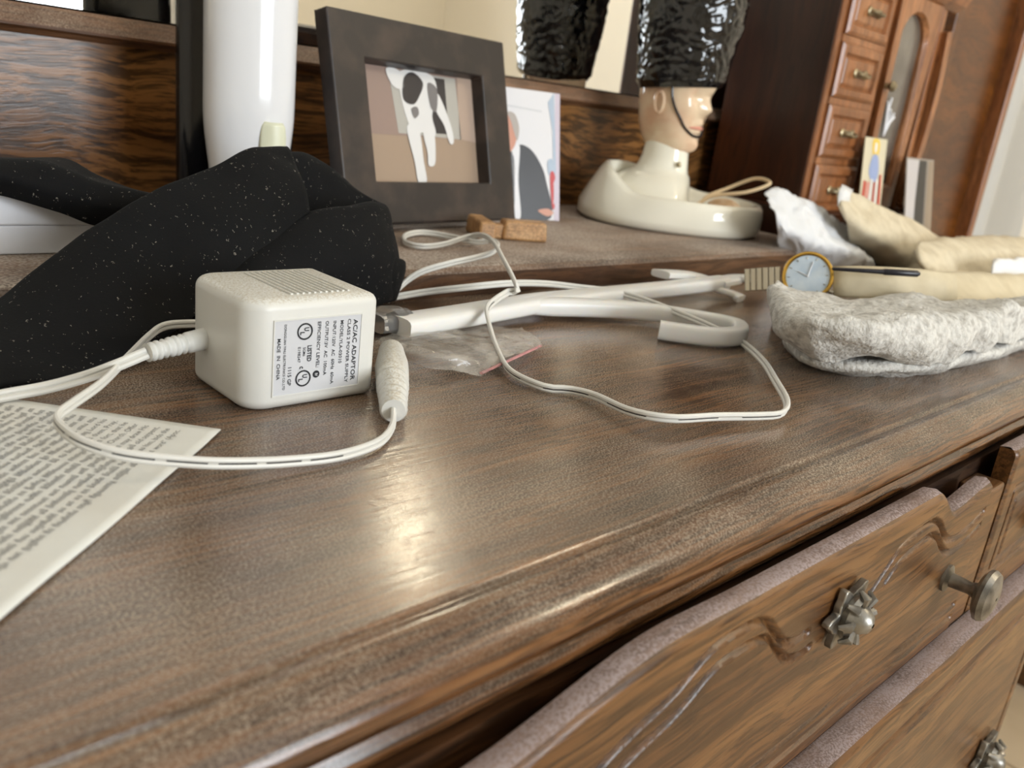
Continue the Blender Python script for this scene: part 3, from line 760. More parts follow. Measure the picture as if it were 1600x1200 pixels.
ends = ['word\u201d (Apoc.', 'him, bids the', 'old serpent,', 'may draw His', 'Church. Offer', 'fort, that he', 'them, Pray,', 'Lord his']
LSP = .0040; nl = 0; t = .0125
while t < PHt-.003:
    s_end = .0065
    if nl < len(ends):
        vs, fs = text_geo(ends[nl]); x0 = min(v.x for v in vs); x1 = max(v.x for v in vs); k = .0033
        ln = (x1-x0)*k
        g.add([pagept(s_end + ln - (v.x-x0)*k, t + v.y*k) for v in vs], fs)
        s_end += ln + .0015
    s = s_end
    while s < PWd-.006:            # blurred, unreadable words: rows of letter strokes
        for _ in range(rnd.randint(2, 8)):
            w = .0010; h = .0016 if rnd.random() < .7 else .0026; b = -.0008 if rnd.random() < .1 else 0
            for q in (0, .00075):
                a = pagept(s+q, t+b); bb = pagept(s+q+.00032, t+b); c2 = pagept(s+q+.00032, t+h); dd = pagept(s+q, t+h*(.7 if q else 1))
                g.add([a, bb, c2, dd], [(0,1,2,3)])
            if rnd.random() < .6:
                a = pagept(s, t+.0014); g.add([a, pagept(s+.001, t+.0014), pagept(s+.001, t+.0017), pagept(s, t+.0017)], [(0,1,2,3)])
            else:
                a = pagept(s, t); g.add([a, pagept(s+.001, t), pagept(s+.001, t+.0003), pagept(s, t+.0003)], [(0,1,2,3)])
            s += .0015
            if s > PWd-.006: break
        s += .0012
    nl += 1; t += LSP
part('print', g, M['grey_ink'], sh, smooth=False)

# ------------------------------------------------------------------ black folded band
bk = thing('black_cloth_band', 'folded black fabric band flecked with dust behind the power adapter', 'cloth', (.20, .43, 0))
A = loft([[(0.0643, 0.3421, 0.0015), (0.0813, 0.3606, 0.0015), (0.1039, 0.3585, 0.0015), (0.1302, 0.3681, 0.0040), (0.1567, 0.3850, 0.0087), (0.1830, 0.3950, 0.0214), (0.2114, 0.4050, 0.0401), (0.2475, 0.4150, 0.0616)],
          [(0.0674, 0.3750, 0.0070), (0.0878, 0.3850, 0.0112), (0.1148, 0.3920, 0.0181), (0.1423, 0.4000, 0.0290), (0.1651, 0.4050, 0.0359), (0.1896, 0.4100, 0.0501), (0.2185, 0.4200, 0.0630), (0.2505, 0.4250, 0.0712)],
          [(0.0747, 0.4100, 0.0083), (0.0957, 0.4150, 0.0194), (0.1158, 0.4200, 0.0332), (0.1400, 0.4250, 0.0486), (0.1700, 0.4320, 0.0637), (0.2032, 0.4400, 0.0762), (0.2307, 0.4450, 0.0877), (0.2551, 0.4450, 0.0818)],
          [(0.0776, 0.4250, 0.0067), (0.0982, 0.4250, 0.0191), (0.1159, 0.4300, 0.0310), (0.1434, 0.4350, 0.0485), (0.1739, 0.4420, 0.0644), (0.2078, 0.4500, 0.0773), (0.2340, 0.4550, 0.0887), (0.2564, 0.4580, 0.0910)],
          [(0.0804, 0.4450, -0.0113), (0.1034, 0.4500, 0.0038), (0.1222, 0.4550, 0.0173), (0.1514, 0.4600, 0.0346), (0.1848, 0.4700, 0.0510), (0.2217, 0.4800, 0.0641), (0.2496, 0.4850, 0.0764), (0.2727, 0.4880, 0.0792)]], 90, 10, .0012, 26, 1, .0012)
part('outer_fold', G().grid(A), M['black_cloth'], bk, solid=.0028, angle=180)
B = loft([[(0.1755, 0.4000, 0.0109), (0.1957, 0.4000, 0.0025), (0.2247, 0.4000, -0.0002), (0.2576, 0.4020, 0.0018), (0.2893, 0.4080, 0.0081), (0.3141, 0.4250, 0.0062), (0.3333, 0.4600, -0.0001)],
          [(0.1862, 0.4020, 0.0260), (0.2001, 0.3960, 0.0299), (0.2239, 0.3940, 0.0326), (0.2559, 0.3960, 0.0343), (0.2866, 0.4040, 0.0350), (0.3165, 0.4250, 0.0276), (0.3366, 0.4600, 0.0215)],
          [(0.2010, 0.4120, 0.0330), (0.2175, 0.4100, 0.0447), (0.2433, 0.4100, 0.0562), (0.2685, 0.4120, 0.0594), (0.2945, 0.4180, 0.0565), (0.3176, 0.4350, 0.0455), (0.3312, 0.4600, 0.0420)],
          [(0.2084, 0.4200, 0.0327), (0.2311, 0.4220, 0.0490), (0.2530, 0.4240, 0.0590), (0.2767, 0.4250, 0.0623), (0.2975, 0.4300, 0.0650), (0.3148, 0.4420, 0.0621), (0.3257, 0.4620, 0.0574)],
          [(0.2333, 0.4620, 0.0186), (0.2608, 0.4680, 0.0350), (0.2837, 0.4720, 0.0451), (0.3090, 0.4740, 0.0483), (0.3259, 0.4740, 0.0517), (0.3321, 0.4720, 0.0516), (0.3337, 0.4740, 0.0496)]], 80, 10, .0011, 28, 5, .0012)
part('inner_fold', G().grid(B), M['black_cloth'], bk, solid=.0028, angle=180)
Cc = loft([[(0.2570, 0.4700, 0.0532), (0.2797, 0.4720, 0.0530), (0.3096, 0.4750, 0.0486), (0.3367, 0.4780, 0.0459), (0.3395, 0.4700, 0.0452)],
           [(0.2562, 0.4700, 0.0738), (0.2776, 0.4740, 0.0740), (0.3060, 0.4780, 0.0603), (0.3324, 0.4800, 0.0528), (0.3383, 0.4720, 0.0512)],
           [(0.2581, 0.4740, 0.0819), (0.2764, 0.4780, 0.0852), (0.2990, 0.4820, 0.0771), (0.3222, 0.4840, 0.0638), (0.3375, 0.4760, 0.0569)],
           [(0.2647, 0.4860, 0.0795), (0.2843, 0.4900, 0.0826), (0.3079, 0.4940, 0.0743), (0.3300, 0.4940, 0.0607), (0.3444, 0.4900, 0.0530)],
           [(0.2729, 0.5000, 0.0603), (0.2922, 0.5020, 0.0604), (0.3154, 0.5040, 0.0521), (0.3363, 0.5020, 0.0461), (0.3508, 0.4980, 0.0424)]], 60, 10, .0010, 30, 9, .0225)
part('back_fold', G().grid(Cc), M['black_cloth'], bk, solid=.0026, angle=180)
Dd = loft([[(0.2688, 0.4040, 0.0105), (0.2943, 0.4120, 0.0083), (0.3202, 0.4300, 0.0050), (0.3435, 0.4700, -0.0008)],
           [(0.2695, 0.3990, 0.0213), (0.2947, 0.4080, 0.0255), (0.3232, 0.4280, 0.0214), (0.3486, 0.4700, 0.0146)],
           [(0.2748, 0.4010, 0.0250), (0.2985, 0.4120, 0.0349), (0.3245, 0.4300, 0.0282), (0.3479, 0.4700, 0.0212)],
           [(0.2830, 0.4100, 0.0203), (0.3054, 0.4200, 0.0306), (0.3261, 0.4360, 0.0253), (0.3450, 0.4700, 0.0187)]], 40, 8, .0008, 30, 12, .0012)
part('lower_fold', G().grid(Dd), M['black_cloth'], bk, solid=.0026, angle=180)
E = loft([[(0.0965, 0.5000, 0.0566), (0.1189, 0.5000, 0.0565), (0.1403, 0.4920, 0.0501), (0.1629, 0.4840, 0.0427), (0.1863, 0.4740, 0.0444)],
          [(0.0960, 0.4940, 0.0667), (0.1179, 0.4940, 0.0656), (0.1396, 0.4880, 0.0606), (0.1619, 0.4800, 0.0543), (0.1856, 0.4720, 0.0531)],
          [(0.0981, 0.5020, 0.0731), (0.1203, 0.5020, 0.0716), (0.1424, 0.4960, 0.0707), (0.1616, 0.4880, 0.0632), (0.1863, 0.4780, 0.0587)],
          [(0.1001, 0.5120, 0.0720), (0.1227, 0.5120, 0.0711), (0.1434, 0.5100, 0.0716), (0.1624, 0.5000, 0.0635), (0.1895, 0.4860, 0.0586)],
          [(0.1065, 0.5450, 0.0682), (0.1299, 0.5420, 0.0676), (0.1602, 0.5400, 0.0703), (0.1757, 0.5300, 0.0625), (0.1949, 0.5000, 0.0551)]], 60, 10, .0010, 26, 15, .0225)
part('far_fold', G().grid(E), M['black_cloth'], bk, solid=.0026, angle=180)

# white card box half under the band
b0 = G().box(-.06, .150, .512, .60, .0222, .0560)
wb = thing('card_box', 'plain white card box partly hidden under the black cloth', 'box', (.04, .55, .022))
part('tray', G().box(-.06, .168, .512, .548, .0222, .038), M['box_white'], wb, smooth=False, bevel=.001)
part('lid', G().box(-.062, .170, .510, .550, .038, .0610), M['box_white'], wb, smooth=False, bevel=.0015)

# ------------------------------------------------------------------ upright white and black appliance
dy = .60
dv = thing('handheld_appliance', 'upright glossy white and black handheld appliance behind the black cloth', 'appliance', (.30, .61, .022))
def dpt(px_): return px_
# white shell: half-round front, swept along a gently tapering axis
rows = []
ctr = Vector((.3095, .6100)); fw = Vector((-.30, -.954)).normalized(); sd = Vector((fw.y*-1, fw.x))
for k in range(41):
    z = .030 + k*(.34-.030)/40
    w = .0320 - .0070*(1-smooth01((z-.03)/.075)); dp = .030 - .008*(1-smooth01((z-.03)/.08))
    r = []
    for q in range(25):
        a = math.pi*q/24
        p = ctr + sd*(w*math.cos(a)) + fw*(dp*abs(math.sin(a))**.75)
        r.append(Vector((p.x, p.y, z)))
    rows.append(r)
g = G(); g.grid(rows, 0, True); g.poly(rows[0]); g.poly(rows[-1][::-1])
part('white_shell', g, M['white_gloss'], dv, angle=50)
rows = []
for k in range(31):
    z = .0222 + k*(.345-.0222)/30
    r = []
    for q in range(24):
        a = 2*math.pi*q/24
        p = ctr - fw*.010 + Vector((-.0080,0)) + sd*(.0415*math.copysign(abs(math.cos(a))**.5, math.cos(a))) + fw*(.0098*math.copysign(abs(math.sin(a))**.5, math.sin(a)))
        r.append(Vector((p.x, p.y, z)))
    rows.append(r)
g = G(); g.grid(rows, 0, True); g.poly(rows[0]); g.poly(rows[-1][::-1])
part('black_back', g, M['black_gloss'], dv, angle=50)
bc = ctr + sd*.0115*(-1) ; 
bx_ = ctr + fw*.0262 + sd*(.0125)
g = G()
tt = Vector((sd.x, sd.y, 0)); ff = Vector((fw.x, fw.y, 0)); oo = Vector((bx_.x, bx_.y, 0))
prfz = [(.060,.0080),(.066,.0088),(.088,.0088),(.095,.0080),(.0980,.0062)]
rows = [[oo + tt*s*w + ff*(.0035*math.cos(s*1.2)+.0005) + Vector((0,0,z)) for s in [q/6-1 for q in range(13)]] for z, w in prfz]
g.grid(rows)
part('button', g, M['button'], dv, solid=.002)

# ------------------------------------------------------------------ framed photograph
FBL = Vector((.362, .567, .0222)); FBR = Vector((.5625, .594, .0222))
fx = (FBR-FBL).normalized(); lean = math.radians(14)
fb = Vector((-fx.y, fx.x, 0))                       # away from the viewer
fu = (Vector((0,0,1))*math.cos(lean) + fb*math.sin(lean)).normalized(); fn = fx.cross(fu).normalized()   # towards the viewer (-y)
FWd = (FBR-FBL).length; FH = .158
fr = thing('picture_frame', 'black wooden picture frame holding a photo of a black and white cat', 'picture frame', (.46, .585, .0222))
def fp(a, b, c=0): return FBL + fx*a + fu*b + fn*c + Vector((0,0,.0035))
BW, T = .033, .014
IN = (BW, FWd-BW, BW, FH-BW)
def rl(x0, x1, y0, y1, c): return [fp(x0,y0,c), fp(x1,y0,c), fp(x1,y1,c), fp(x0,y1,c)]
g = G(); g.grid([rl(0,FWd,0,FH,0), rl(0,FWd,0,FH,T), rl(IN[0],IN[1],IN[2],IN[3],T), rl(IN[0]+.0006,IN[1]-.0006,IN[2]+.0006,IN[3]-.0006,0), rl(0,FWd,0,FH,0)], 0, True)
part('frame_border', g, M['black_wood'], fr, smooth=False, bevel=.0014, seg=2)
part('back_card', G().prism([fp(.004,.004,-.002), fp(FWd-.004,.004,-.002), fp(FWd-.004,FH-.004,-.002), fp(.004,FH-.004,-.002)], -fn*.003), M['carcass'], fr, smooth=False)
part('easel_strut', G().prism([fp(FWd*.42,.03,-.006), fp(FWd*.58,.03,-.006), fp(FWd*.56,.12,-.006), fp(FWd*.44,.12,-.006)], -fn*.003), M['carcass'], fr, smooth=False)
ph = part('photo', G().prism([fp(IN[0]-.003,IN[2]-.003,.0005), fp(IN[1]+.003,IN[2]-.003,.0005), fp(IN[1]+.003,IN[3]+.003,.0005), fp(IN[0]-.003,IN[3]+.003,.0005)], -fn*.001), flat('photo_brown_floor', 162,140,120), fr, smooth=False, label='colour photo of a walking cat')
iw, ih = IN[1]-IN[0], IN[3]-IN[2]
def onphoto(pts, lev): return [fp(IN[0]+a*iw, IN[2]+b*ih, .0006+lev*.00015) for a, b in pts]
PM = [flat('photo_wall_grey', 150,128,118), flat('photo_white', 222,220,218), flat('photo_dark', 52,48,50), flat('photo_pinkish', 178,156,140), flat('photo_grey', 120,116,116), flat('photo_door', 176,172,164)]
def spline(pts): return [(p.x, p.y) for p in cat([(a, b, 0) for a, b in pts], 6, True)]
g = G()
g.poly(onphoto([(0,.42),(1,.42),(1,1),(0,1)], 1), 0)
g.poly(onphoto([(.84,.42),(1,.40),(1,1),(.86,1)], 2), 3)
g.poly(onphoto([(.30,.44),(.86,.42),(.84,.98),(.26,.98)], 2), 5)
g.poly(onphoto([(.60,.46),(.74,.46),(.74,.96),(.56,.96)], 3), 2)
g.poly(onphoto(spline([(.36,.98),(.62,.98),(.66,.80),(.60,.62),(.62,.46),(.56,.40),(.50,.46),(.44,.42),(.38,.56),(.34,.80)]), 4), 1)   # chest and body
g.poly(onphoto(spline([(.37,.50),(.47,.48),(.49,.20),(.50,.02),(.43,.01),(.41,.20)]), 5), 1)         # front leg
g.poly(onphoto(spline([(.51,.46),(.60,.46),(.60,.26),(.58,.17),(.53,.17),(.53,.28)]), 5), 1)         # second leg
g.poly(onphoto(spline([(.62,.82),(.68,.80),(.76,.56),(.78,.40),(.74,.38),(.70,.54),(.64,.66)]), 5), 1)   # far leg
g.poly(onphoto(spline([(.38,.92),(.46,.98),(.54,.90),(.50,.78),(.44,.70),(.36,.74)]), 6), 2)         # dark head patch
g.poly(onphoto(spline([(.24,.98),(.34,.98),(.38,.86),(.33,.82),(.27,.86)]), 6), 1)
g.poly(onphoto(spline([(.58,.90),(.66,.86),(.64,.66),(.59,.70)]), 6), 4)
g.poly(onphoto(spline([(.42,.66),(.47,.68),(.48,.62),(.44,.58)]), 7), 4)
part('print', g, PM, ph, smooth=False)

# ------------------------------------------------------------------ loose photo of a man in a suit
PBL = Vector((.560, .640, .0223)); PBR = Vector((0.6607, 0.6065, 0.0223)); PBR = PBL + (Vector((.650,.612,.0223))-PBL).normalized()*.100
px_ = (PBR-PBL).normalized(); pb_ = Vector((-px_.y, px_.x, 0)); pl_ = math.radians(15)
pu_ = Vector((0,0,1))*math.cos(pl_) + pb_*math.sin(pl_); pn_ = px_.cross(pu_).normalized()
def pp(a, b, c=0): return PBL + px_*a*.100 + pu_*b*.128 + pn_*c
sp = thing('photo_print', 'unframed photo of a man in a dark suit leaning behind the picture frame', 'photo', (PBL.x+.04, PBL.y, .0222))
pr = part('card', G().prism([pp(0,0), pp(1,0), pp(1,1), pp(0,1)], -pn_*.0006), flat('photo_paper_white', 226,224,226), sp, smooth=False)
PM2 = [flat('suit_dark', 58,58,62), flat('skin_pink', 206,146,122), flat('hair_grey', 178,168,160), flat('shirt_white', 232,230,232), flat('photo_blue_grey', 176,190,206), flat('photo_red', 196,70,70), flat('lilac_edge', 206,194,206), flat('soft_grey', 204,204,206)]
g = G()
def op(pts, lev): return [pp(.30+.70*a if a < .93 else a, b, .0001+lev*.00012) for a, b in pts]
g.poly(op([(.94,0),(1,0),(1,1),(.92,1)], 1), 6)
g.poly(op([(.80,.92),(.90,1),(.96,.4),(.90,.3),(.88,.7)], 2), 4)
g.poly(op([(0,.86),(.7,.84),(.7,.85),(0,.87)], 1), 7)
g.poly(op(spline([(.30,.55),(.50,.55),(.68,.44),(.78,.30),(.86,.02),(.30,.01),(.28,.3)]), 3), 0)
g.poly(op(spline([(.22,.52),(.34,.56),(.32,.30),(.36,.02),(.26,.02),(.24,.3)]), 4), 3)
g.poly(op(spline([(.10,.50),(.24,.48),(.26,.25),(.24,.03),(.08,.03)]), 4), 0)
g.poly(op(spline([(.12,.36),(.19,.38),(.20,.10),(.13,.08)]), 5), 3)
g.poly(op(spline([(.06,.74),(.14,.80),(.24,.78),(.30,.68),(.26,.56),(.16,.50),(.08,.54)]), 5), 1)
g.poly(op(spline([(.14,.81),(.26,.80),(.33,.70),(.30,.60),(.25,.66),(.20,.74)]), 6), 2)
g.poly(op(spline([(.80,.46),(.88,.48),(.90,.38),(.82,.36)]), 3), 4)
g.poly(op(spline([(.84,.36),(.92,.36),(.93,.14),(.88,.10)]), 4), 5)
g.poly(op(spline([(.64,.07),(.80,.09),(.90,.06),(.80,.03)]), 5), 1)
part('print', g, PM2, pr, smooth=False)

# ------------------------------------------------------------------ wooden T-shaped peg
pgc = Vector((0.4955, 0.5391, 0.0225)); pd = Vector((.62,-.78,0)).normalized(); pn2 = Vector((.78,.62,0))
tp = thing('wooden_peg', 'small carved wooden peg with a cross handle in front of the picture frame', 'wooden peg', pgc)
def obb(c, ax, ay, hx, hy, z0, z1, taper=1.0):
    c = Vector((c[0], c[1], 0)); P = []
    for z, k in ((z0, 1), (z1, taper)):
        for sx, sy in ((-1,-1),(1,-1),(1,1),(-1,1)): P.append(c + ax*sx*hx*k + ay*sy*hy*k + Vector((0,0,z)))
    return G().add(P, [(0,3,2,1),(4,5,6,7),(0,1,5,4),(1,2,6,5),(2,3,7,6),(3,0,4,7)])
rt = Vector((.70,-.35,0)).normalized(); rn = Vector((.35,.70,0)).normalized()
p0 = Vector((0.5154, 0.5202, 0.0225))
part('grip', obb(p0, rt, rn, .020, .0095, .0222, .0385, .92), M['peg'], tp, smooth=False, bevel=.0025)
part('cross_bar', obb(p0 - rt*.036 + rn*.004, rn, rt, .024, .0075, .0222, .0375, .9), M['peg'], tp, smooth=False, bevel=.0025)
part('neck', obb(p0 - rt*.024, rt, rn, .010, .0065, .0222, .0345, .95), M['peg'], tp, smooth=False, bevel=.002)

# ------------------------------------------------------------------ ceramic guardsman bust on a dish
U = Vector((.73,-.68,0)).normalized(); V = Vector((.68,.73,0)).normalized()
TC = Vector((.812, .592, 0)); TA, TB = .104, .096; TZ = .0222
HA = Vector((.8385, .620, 0))
bu = thing('guardsman_bust', 'cream ceramic guardsman head with tall black bearskin hat on an oval dish', 'figurine', (TC.x, TC.y, TZ))
def oval(k, p=2.3, a=TA, b=TB):
    ct, st = math.cos(k), math.sin(k)
    return U*a*math.copysign(abs(ct)**(2/p), ct) + V*b*math.copysign(abs(st)**(2/p), st)
NT = 96
def ztop(k):
    q = math.cos(k)                                  # +1 front, -1 back
    return TZ + .0345 + .027*smooth01((-math.cos(k+.55)+.05)/1.05)
g = G(); rows = []
for sc, zf in ((.001,0),(.80,0),(.93,.0),(.985,.10),(1.0,.30),(1.0,.62),(.985,.88),(.955,1.0),(.915,.99),(.885,.93),(.86,.84),(.82,.72),(.70,.64),(.40,.60),(.001,.60)):
    r = []
    for i in range(NT):
        k = 2*math.pi*i/NT; zt = ztop(k)
        back = smooth01((-math.cos(k)+.35)/1.2)
        s2 = sc*(1 - .30*back*max(0, zf-.2) if sc > .83 else 1 - .12*back)
        if sc <= .83: z = TZ + (.0345)*zf
        else: z = TZ + (zt-TZ)*zf
        if zf == 0: z = TZ
        r.append(TC + oval(k)*s2 + Vector((0,0,z)))
    rows.append(r)
g.grid(rows, 0, True)
part('dish', g, M['ceramic'], bu, angle=80)
# shoulders rising from the back of the dish to the collar
g = G(); rows = []
SH = [(.030,1.00,.078),(.045,.97,.074),(.058,.90,.066),(.068,.78,.055),(.074,.62,.044),(.078,.50,.036),(.084,.45,.031),(.094,.42,.0285),(.104,.40,.0275),(.110,.38,.0265),(.116,.34,.024)]
for z, f_, rr in SH:
    r = []
    for i in range(48):
        a = 2*math.pi*i/48; ca, sa = math.cos(a), math.sin(a)
        k_ = smooth01((z-.060)/.026); rf = rr*((.55+.37*k_) if ca > 0 else 1.0+.05*k_)
        cen = HA - U*(.004 + .10*max(0, .092-z))
        r.append(cen + U*ca*rf*.95 + V*sa*rr*.92 + Vector((0,0,z)))
    rows.append(r)
g.grid(rows, 0, True)
part('collar', g, M['ceramic'], bu, angle=80)
for z in (.096,):
    part('button', G().lathe([(.0001,.003),(.0022,.0025),(.003,.001),(.003,0)], HA + U*.006 - V*.0292 + Vector((0,0,z-.008)), -V, 12), M['brass'], bu)
# head: rings with a modelled face, front = U, near side = -V
FP = [(.096,.010),(.0995,.018),(.104,.0275),(.108,.0300),(.112,.0305),(.116,.0290),(.1195,.0272),(.1225,.0285),(.125,.0305),(.128,.0300),(.1305,.0295),(.133,.0318),(.136,.0318),(.139,.0310),(.142,.0335),(.1455,.0375),(.149,.0405),(.152,.0398),(.156,.0375),(.160,.0355),(.164,.0345),(.168,.0375),(.174,.0405),(.180,.041),(.188,.041)]
BP = [(.096,.020),(.104,.030),(.115,.038),(.13,.043),(.15,.046),(.17,.047),(.188,.046)]
SP = [(.096,.012),(.102,.022),(.110,.028),(.122,.033),(.135,.0365),(.15,.038),(.17,.039),(.188,.0395)]
def li(T, z):
    if z <= T[0][0]: return T[0][1]
    for (a, x), (b, y) in zip(T[:-1], T[1:]):
        if z <= b: return x + (y-x)*(z-a)/(b-a)
    return T[-1][1]
PH = math.radians(34)
UH = U*math.cos(PH) - V*math.sin(PH); VH = V*math.cos(PH) + U*math.sin(PH)
def head_pt(a, z):
    f0, bk_, sdv = li(FP, z), li(BP, z), li(SP, z)
    ca, sa = math.cos(a), math.sin(a)
    wide = min(f0, li([(.096,.010),(.104,.024),(.112,.0265),(.13,.028),(.15,.031),(.168,.035),(.188,.040)], z))
    fr_ = wide + (f0-wide)*math.exp(-(a/.22)**2) if abs(a) < 1.3 else wide
    if ca >= 0: x = fr_*ca**.8 if ca > 0 else 0
    else: x = -bk_*abs(ca)
    y = sdv*math.copysign(abs(sa)**.85, sa)
    # eye sockets and cheeks
    e = math.exp(-((abs(a)-.48)/.20)**2 - ((z-.161)/.006)**2); x -= .0045*e
    c_ = math.exp(-((abs(a)-.75)/.3)**2 - ((z-.148)/.010)**2); x += .0025*c_
    return HA + UH*x - VH*y + Vector((0,0,z))
g = G(); rows = []
for k in range(64):
    z = .096 + (.188-.096)*k/63
    rows.append([head_pt(((2*math.pi*i/96 + math.pi) % (2*math.pi)) - math.pi, z) for i in range(96)])
g.grid(rows, 0, True); g.poly(rows[0]); g.poly(rows[-1])
hd = part('head', g, M['face'], bu, angle=180, label='flesh toned ceramic face')
for s in (1, -1):
    path = [head_pt(s*(1.72+.12*math.cos(t)), .152+.011*math.sin(t)) - VH*s*.001 for t in [k*2*math.pi/14 for k in range(15)]]
    part('ear', G().tube(path, .0022, 8, cap=False).poly(path), M['face'], hd)
path = [head_pt(a, z) - VH*.0012*math.sin(a) + UH*.0012*math.cos(a) for a, z in ((1.45,.182),(1.46,.170),(1.40,.158),(1.24,.147),(1.02,.138),(.80,.130),(.55,.1245),(.28,.121),(0,.120),(-.28,.121),(-.55,.1245),(-.8,.130),(-1.02,.138),(-1.2,.147),(-1.30,.158),(-1.35,.182))]
part('chin_strap', G().tube(cat(path, 6), .0014, 8), M['strap'], bu, label='thin dark painted chin strap')
path = [head_pt(a, .1292) + UH*.0005 for a in (-.5,-.25,0,.25,.5)]
part('lips', G().tube(cat(path, 6), [.0008+.0014*math.sin(math.pi*k/24) for k in range(25)], 8), flat('lip_glaze', 214,150,130, .15), hd)
# bearskin hat with modelled curls
g = G(); rows = []
for k in range(130):
    t = k/129; z = .170 + .165*t
    r0 = .0475 + .0090*smooth01(t/.5)
    if t > .8: r0 *= math.sqrt(max(0.0004, 1-((t-.8)/.2)**2))
    if t < .04: r0 *= .90 + .1*t/.04
    r = []
    for i in range(180):
        a = 2*math.pi*i/180
        p = HA + U*(math.cos(a)*r0*1.03 - .002) - V*math.sin(a)*r0 + Vector((0,0,z + .006*math.cos(a)*(1-t)*.8))
        q = Vector((math.cos(a)*.05, math.sin(a)*.05, z))
        w = noise.noise(q*95 + nvec(q*40)*1.2) ; w2 = noise.noise(q*210)
        d = (U*math.cos(a) - V*math.sin(a))
        r.append(p + d*(.0024*abs(w) + .0008*w2))
    rows.append(r)
g.grid(rows, 0, True); g.poly(rows[0]); g.poly(rows[-1])
part('bearskin_hat', g, M['black_glaze'], bu, angle=180, label='tall curly black glazed hat')
# twine and a small shell lying in the dish
tw = cat([TC + U*.030 - V*.020 + Vector((0,0,0.0455)), TC + U*.045 + V*.012 + Vector((0,0,0.0565)), TC + U*.070 + V*.034 + Vector((0,0,0.0660)), TC + U*.100 + V*.028 + Vector((0,0,0.0820)), TC + U*.112 + V*.006 + Vector((0,0,0.0800)), TC + U*.085 - V*.004 + Vector((0,0,0.0680)), TC + U*.045 - V*.012 + Vector((0,0,0.0595)), TC + U*.015 - V*.040 + Vector((0,0,0.0475)), TC - U*.035 - V*.046 + Vector((0,0,0.0490)), TC - U*.050 - V*.030 + Vector((0,0,0.0515)), TC - U*.020 - V*.022 + Vector((0,0,0.0475)), TC + U*.02 - V*.03 + Vector((0,0,0.0455))], 10)
tagm(part('twine_loop', G().tube(tw, .0021, 8), M['twine']), 'looped piece of pale twine lying in the ceramic dish', 'twine')
g = G(); rows = []
for k in range(15):
    t = k/14; rows.append([TC + U*(.040+.036*t) - V*(.022) + Vector((0,0,.0520)) + (V*math.cos(a)*1.2 + Vector((0,0,1))*math.sin(a)*.75)*(.010*math.sin(math.pi*min(.98,max(.02,t)))**.6)*(1+.10*math.cos(6*a)) for a in [2*math.pi*i/36 for i in range(36)]])
g.grid(rows, 0, True); g.poly(rows[0]); g.poly(rows[-1])
tagm(part('sea_shell', g, M['shell']), 'small tan ridged shell lying in the ceramic dish', 'shell')

# ------------------------------------------------------------------ jewellery cabinet
JX0, JX1, JY0, JY1 = 1.045, 1.350, .560, .700
jw = thing('jewellery_cabinet', 'reddish wooden jewellery cabinet with small drawers and an arched glass door', 'jewellery cabinet', ((JX0+JX1)/2, .63, 0))
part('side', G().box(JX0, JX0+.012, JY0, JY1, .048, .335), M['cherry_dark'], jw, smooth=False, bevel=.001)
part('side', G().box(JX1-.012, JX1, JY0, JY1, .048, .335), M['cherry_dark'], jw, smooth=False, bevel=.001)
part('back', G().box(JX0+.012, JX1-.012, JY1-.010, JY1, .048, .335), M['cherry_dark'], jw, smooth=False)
for a_, b_ in ((JX0+.0005, JX0+.014), (1.176, 1.186), (JX1-.014, JX1-.0005)):
    part('stile', G().box(a_, b_, JY0-.003, JY0+.012, .048, .335), M['cherry'], jw, smooth=False, bevel=.002)
for zz in (.0405, .114, .1875, .261):
    part('rail', G().box(JX0+.014, 1.176, JY0-.0045, JY0+.010, zz-.0098, zz-.0008), M['cherry'], jw, smooth=False, bevel=.001) if zz > .05 else None
pf = [(JY0-.020,0),(JY0-.020,.028),(JY0-.016,.036),(JY0-.016,.042),(JY0-.004,.048),(JY1,.048),(JY1,0)]
g = G(); g.grid([[(JX0-.040, y, z),(JX1+.03, y, z)] for y, z in pf + [pf[0]]]); g.poly([(JX0-.040,y,z) for y,z in pf]); g.poly([(JX1+.03,y,z) for y,z in pf][::-1])
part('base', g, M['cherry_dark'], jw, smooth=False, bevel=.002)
cf = [(JY0-.004,.330),(JY0-.016,.338),(JY0-.022,.350),(JY0-.030,.356),(JY0-.030,.366),(JY1,.366),(JY1,.330)]
g = G(); g.grid([[(JX0-.028, y, z),(JX1+.026, y, z)] for y, z in cf + [cf[0]]]); g.poly([(JX0-.028,y,z) for y,z in cf]); g.poly([(JX1+.026,y,z) for y,z in cf][::-1])
part('crown', g, M['cherry'], jw, smooth=False, bevel=.002)
# scrolled foot bracket at the right front
br = cat([(1.345,.30,0),(1.356,.22,0),(1.352,.14,0),(1.338,.09,0),(1.342,.055,0),(1.368,.048,0)], 6)
part('scroll_bracket', G().prism([(p.x, JY0-.012, p.y) for p in br] + [(p.x+.016, JY0-.012, p.y+.004) for p in br[::-1]], (0,.014,0)), M['cherry'], jw, smooth=False, bevel=.002)
def bow_handle(cx, cz, y, parent):
    g = G().tube(cat([(cx-.014, y, cz), (cx-.012, y-.008, cz-.001), (cx, y-.011, cz-.003), (cx+.012, y-.008, cz-.001), (cx+.014, y, cz)], 6), .0024, 8)
    for s in (-1, 1): g.lathe([(.0058,0),(.0058,.0015),(.0042,.003),(.0005,.0035)], (cx+s*.0135, y, cz), (0,-1,0), 12)
    g.box(cx-.011, cx+.011, y-.0022, y, cz-.004, cz+.004)
    part('handle', g, M['brass'], parent)
